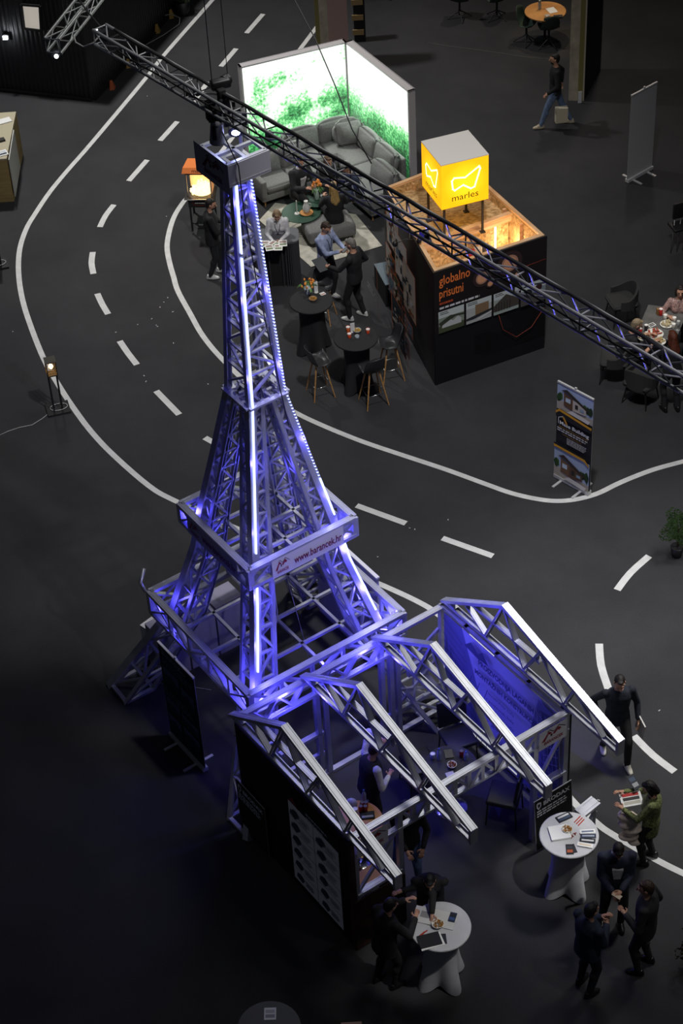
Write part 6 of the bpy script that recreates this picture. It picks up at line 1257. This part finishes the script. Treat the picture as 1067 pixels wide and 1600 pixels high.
for i, (x, y, a_, l) in enumerate(((1000, 625, 2.5, 'dark armchair nearest the camera at the dining table'), (958, 590, -1.75, 'dark armchair under the fair haired man'), (970, 500, -1.35, 'dark armchair behind the fair haired man'))):
    P_ = G(x, y)
    if i == 0:
        aproto = placed('dining_armchair', P_, a_, l, 'chair', 'dark armchairs at the dining table'); part(aproto, 'seat', lambda b: b.rbox((0, 0, .44), (.5, .5, .12), .04, puff=.01), AC)
        def ab(b):
            n = 14; vs = []
            for rad_, dz in ((.30, 0), (.255, 0)):
                for z in (0, 1):
                    for k in range(n + 1): t = math.radians(-25 + 230 * k / n); s_ = math.sin(t); h = .60 + .20 * max(0, s_) ** 1.5; vs.append((rad_ * 1.02 * math.cos(t), rad_ * s_, .40 if z == 0 else h))
            m = n + 1; fs = []
            for k in range(n): fs += [(k, k + 1, m + k + 1, m + k), (2 * m + k, 3 * m + k, 3 * m + k + 1, 2 * m + k + 1), (m + k, m + k + 1, 3 * m + k + 1, 3 * m + k), (k, 2 * m + k, 2 * m + k + 1, k + 1)]
            fs += [(0, m, 3 * m, 2 * m), (n, 2 * m + n, 3 * m + n, m + n)]; b.smooth = False; b.add(vs, fs)
        part(aproto, 'backrest', ab, AC)
        for sx in (-1, 1):
            for sy in (-1, 1): part(aproto, 'leg', lambda b: b.cyl((sx * .18, sy * .18, .4), (sx * .24, sy * .24, 0), .016, .010, 8), BLK)
    else: dup(aproto, V((P_.x, P_.y, 0)), a_, l, 'chair', 'dark armchairs at the dining table')
q = G(1062, 388); r = placed('folding_chair', q, .3, 'dark folding chair with pale metal legs at the right edge', 'chair')
for k in range(3): part(r, 'leg', lambda b: b.tube([(-.25 + .13 * k, -.1, .02), (-.1 + .13 * k, .1, .62)], .012), mat('leg_metal', (.3, .3, .3), .3, .8))
part(r, 'seat', lambda b: b.rbox((.05, .05, .5), (.5, .35, .06), .02), BLK); part(r, 'backrest', lambda b: b.rbox((.1, .2, .75), (.4, .05, .35), .02), BLK)
# ================================================================== inside the steel house
GT2 = mat('glass_table_top', (.04, .04, .05), .08, coat=.5)
def round_tbl(P, h, rad, m, label):
    r = placed('round_table', P, 0, label, 'table'); part(r, 'tabletop', lambda b: b.lathe([(rad - .01, h - .025), (rad, h - .015), (rad, h - .005), (rad - .008, h)], n=40), m); part(r, 'column', lambda b: b.cyl((0, 0, .02), (0, 0, h - .02), .03), CHROME); part(r, 'foot', lambda b: b.lathe([(.24, 0), (.23, .015), (.03, .03)], n=24), CHROME)
g1 = G(704, 1195, .92); round_tbl(g1, .92, .38, GT2, 'round glossy glass table inside the steel house')
g2 = G(556, 1283, .95); round_tbl(g2, .95, .38, OAKT, 'round oak bar table inside the steel house by the brown wall')
def bottle(px, py, z, label, m, h=.22, r_=.032, cap='#2040a0'):
    P_ = G(px, py, z); r = empty('bottle', (P_.x, P_.y, z), 0, label, 'bottle'); part(r, 'body', lambda b: b.lathe([(r_, 0), (r_, h * .6), (r_ * .9, h * .68), (r_ * .4, h * .86), (r_ * .4, h * .93)], n=16), m); part(r, 'cap', lambda b: b.cyl((0, 0, h * .93), (0, 0, h), r_ * .45, n=12), C(cap))
BG = mat('bottle_clear', (.25, .3, .55), .1); CANR = mat('can_red', (.35, .02, .03), .25, .4)
bottle(686, 1186, .92, 'clear water bottle on the left of the glass table', BG); bottle(728, 1186, .92, 'short clear bottle on the right of the glass table', BG, .16)
def can(px, py, z, label, grp):
    P_ = G(px, py, z); r = empty('drink_can', (P_.x, P_.y, z), 0, label, 'can', grp); part(r, 'body', lambda b: b.lathe([(.026, 0), (.032, .01), (.032, .105), (.027, .118)], n=16), CANR); part(r, 'lid', lambda b: b.cyl((0, 0, .116), (0, 0, .121), .027, n=16), C('#5a5a62'))
can(721, 1182, .92, 'red drink can on the glass table', 'red cans'); slab('tablet_device', G(701, 1178, .93), (.12, .16, .012), .1, C('#101018', .2), 'dark tablet at the back of the glass table', 'tablet'); cup(G(676, 1184, .93), .921, 'pale blue cup at the left of the glass table', None, '#8088b8', .1)
bowl(G(706, 1197, .93), .921, 'white tilted bowl with red snacks on the glass table', '#7a2a18', CER, .07); slab('tissue', G(703, 1210, .93), (.12, .08, .02), .3, mat('tissue', (.5, .5, .6)), 'crumpled tissue at the front of the glass table', 'tissue')
bottle(569, 1252, .95, 'clear bottle at the back of the oak bar table', BG, .24)
for k, (x, y, l) in enumerate(((566, 1262, 'red can, rear left of the group on the oak bar table'), (572, 1262, 'red can, rear right of the group on the oak bar table'), (564, 1268, 'red can, front left of the group on the oak bar table'), (571, 1268, 'red can, front right of the group on the oak bar table'))): can(x, y, .95, l, 'red cans')
cup(G(555, 1270, .96), .951, 'white cup left of the red cans', None, '#c8c8cc', .1); slab('booklet', G(574, 1274, .96), (.20, .13, .02), .05, C('#0c0e14'), 'black booklet at the front of the oak bar table', 'booklet', print_=('#a0a4b0', '#30343e'))
b = MB(); q = G(549, 1256, 1.03); b.ell(q, (.09, .07, .10), 12); b.ell(q + V((-.02, -.03, -.04)), (.08, .06, .06), 12); vs, fs = remesh(b, .015, 2); b = MB(); b.smooth = True; b.add(vs, fs); b.build('plastic_bag', mat('bag_pale', (.4, .4, .5), .3), label='crumpled pale bag at the left of the oak bar table', cat='bag')
slab('pointer_stick', G(562, 1262 + 62, .95), (.03, .16, .01), -.2, PAPER, 'white strip on the lower shelf by the front bay', 'strip')
r = placed('display_shelf', W(-1.38, -4.2, 0), A, 'small oak shelf behind the front left bay', 'shelf'); part(r, 'board', lambda b: b.box((0, 0, .98), (.55, .3, .03)), OAKT); part(r, 'bracket', lambda b: b.box((0, .1, .5), (.06, .06, .95)), STEELD)
sh = Sheet(W(-1.35, HF + .05, .55), Xu, UP, .32, .45, C('#243a52')); sh.lines(.1, .5, .9, .9, 3, '#c0ccd8', 3); sh.rect(.1, .1, .9, .4, '#5a7a98'); o = sh.done('picture_card', None, label='blue picture card standing in the front left bay', cat='card')
BCH = mat('chair_black', (.015, .015, .018), .4)
for x, y, a_, l in ((716, 1185, .35, 'black padded chair behind the glass table'), (788, 1275, -1.9, 'black chair right of the glass table in the shadow'), (655, 1225, 1.9, 'black chair left of the glass table')):
    P_ = G(x, y); r = placed('padded_chair', P_, a_, l, 'chair', 'black chairs in the steel house'); part(r, 'seat', lambda b: b.rbox((0, 0, .46), (.46, .46, .08), .03), BCH); part(r, 'backrest', lambda b: b.rbox((0, .22, .80), (.46, .05, .48), .05, rz=Matrix.Rotation(-.12, 3, 'X')), BCH)
    for sx in (-1, 1):
        for sy in (-1, 1): part(r, 'leg', lambda b: b.cyl((sx * .2, sy * .2, .44), (sx * .22, sy * .22, 0), .012, .012, 8), BLK)
b = MB(); b.tube([W(-.2, -.3, 3.9), W(-.15, -.3, 2.2), W(-.5, -.5, 1.2), W(-1.0, -.9, .02)], .008); b.build('cable', mat('cable_grey', (.35, .35, .33)), label='pale cable hanging down inside the tower', cat='cable')
b = MB(); b.tube([W(.1, .2, 3.5), W(.25, .0, 2.4), W(.25, -.4, 1.2), W(-.1, -1.0, .02)], .006); b.build('cable', mat('cable_pale', (.3, .3, .28)), label='second thin cable hanging inside the tower, to the right', cat='cable')
b = MB(); b.tube([G(*q, .01) for q in ((240, 1066), (256, 1068), (290, 1072), (310, 1075), (330, 1078))], .006); b.build('cable', mat('cable_grey', (.35, .35, .33)), label='thin cable on the dark floor behind the left banner', cat='cable')
# large pale printed screens seen through the tower, behind it
for (u0, v0, l) in () and ((-.95, 2.9, 'pale printed partition behind the left side of the tower'), (.35, 2.9, 'pale printed partition behind the middle of the tower')):
    b = MB(T=TW); b.bbox(u0, u0 + 1.0, v0, v0 + .03, 0, .02); 
rr = empty('freestanding_panel', W(1.42, 2.0, 0), A, 'pale freestanding wall section right behind the tower', 'partition')
b = MB(T=TW); b.bbox(1.58, 1.62, -.35, 1.3, .0, 1.9); b.build('panel', mat('panel_pale', (.42, .42, .48), .6), rr)
b = MB(T=TW); b.bbox(1.57, 1.63, -.36, 1.31, 1.9, 1.93); b.build('top_edge', WHT, rr)

b = MB(); rn = random.Random(21)
for x, y in ((260, 338), (262, 465), (256, 472), (250, 480), (237, 498), (244, 508), (246, 510), (270, 487), (215, 507), (225, 587), (271, 536), (20, 518), (181, 519), (228, 596), (290, 470), (640, 825), (648, 827), (700, 812), (590, 870), (975, 1070), (1030, 1110), (935, 1250), (1000, 1165), (325, 600), (230, 150)): b.box(G(x, y, .004), (.02 + .02 * rn.random(), .015, .004), rn.random() * 3)
b.build('litter_flecks', mat('fleck', (.5, .5, .5)), label='tiny pale flecks scattered on the dark carpet', cat='litter', kind='stuff')
b = MB(); b.tube([G(*q, .004) for q in ((668, 67), (700, 72), (760, 80), (820, 89), (855, 93))], .008, 4); b.build('carpet_seam', mat('seam', (.09, .085, .08)), label='thin pale seam line across the upper dark carpet', cat='seam')

spot('mover_beam', m2 + V((.12, -.42, -.35)), W(-.2, -1.9, 2.3), 900, BLUE, 24, .9, .04)

b = MB(T=TW)
for k in range(3): b.bbox(-1.25 + k * .52, -.76 + k * .52, 1.45, 1.85, 0, 1.0)
b.build('storage_box', mat('box_lilac', (.34, .33, .40), .6), label='row of pale boxes standing under the rear left of the tower', cat='box')
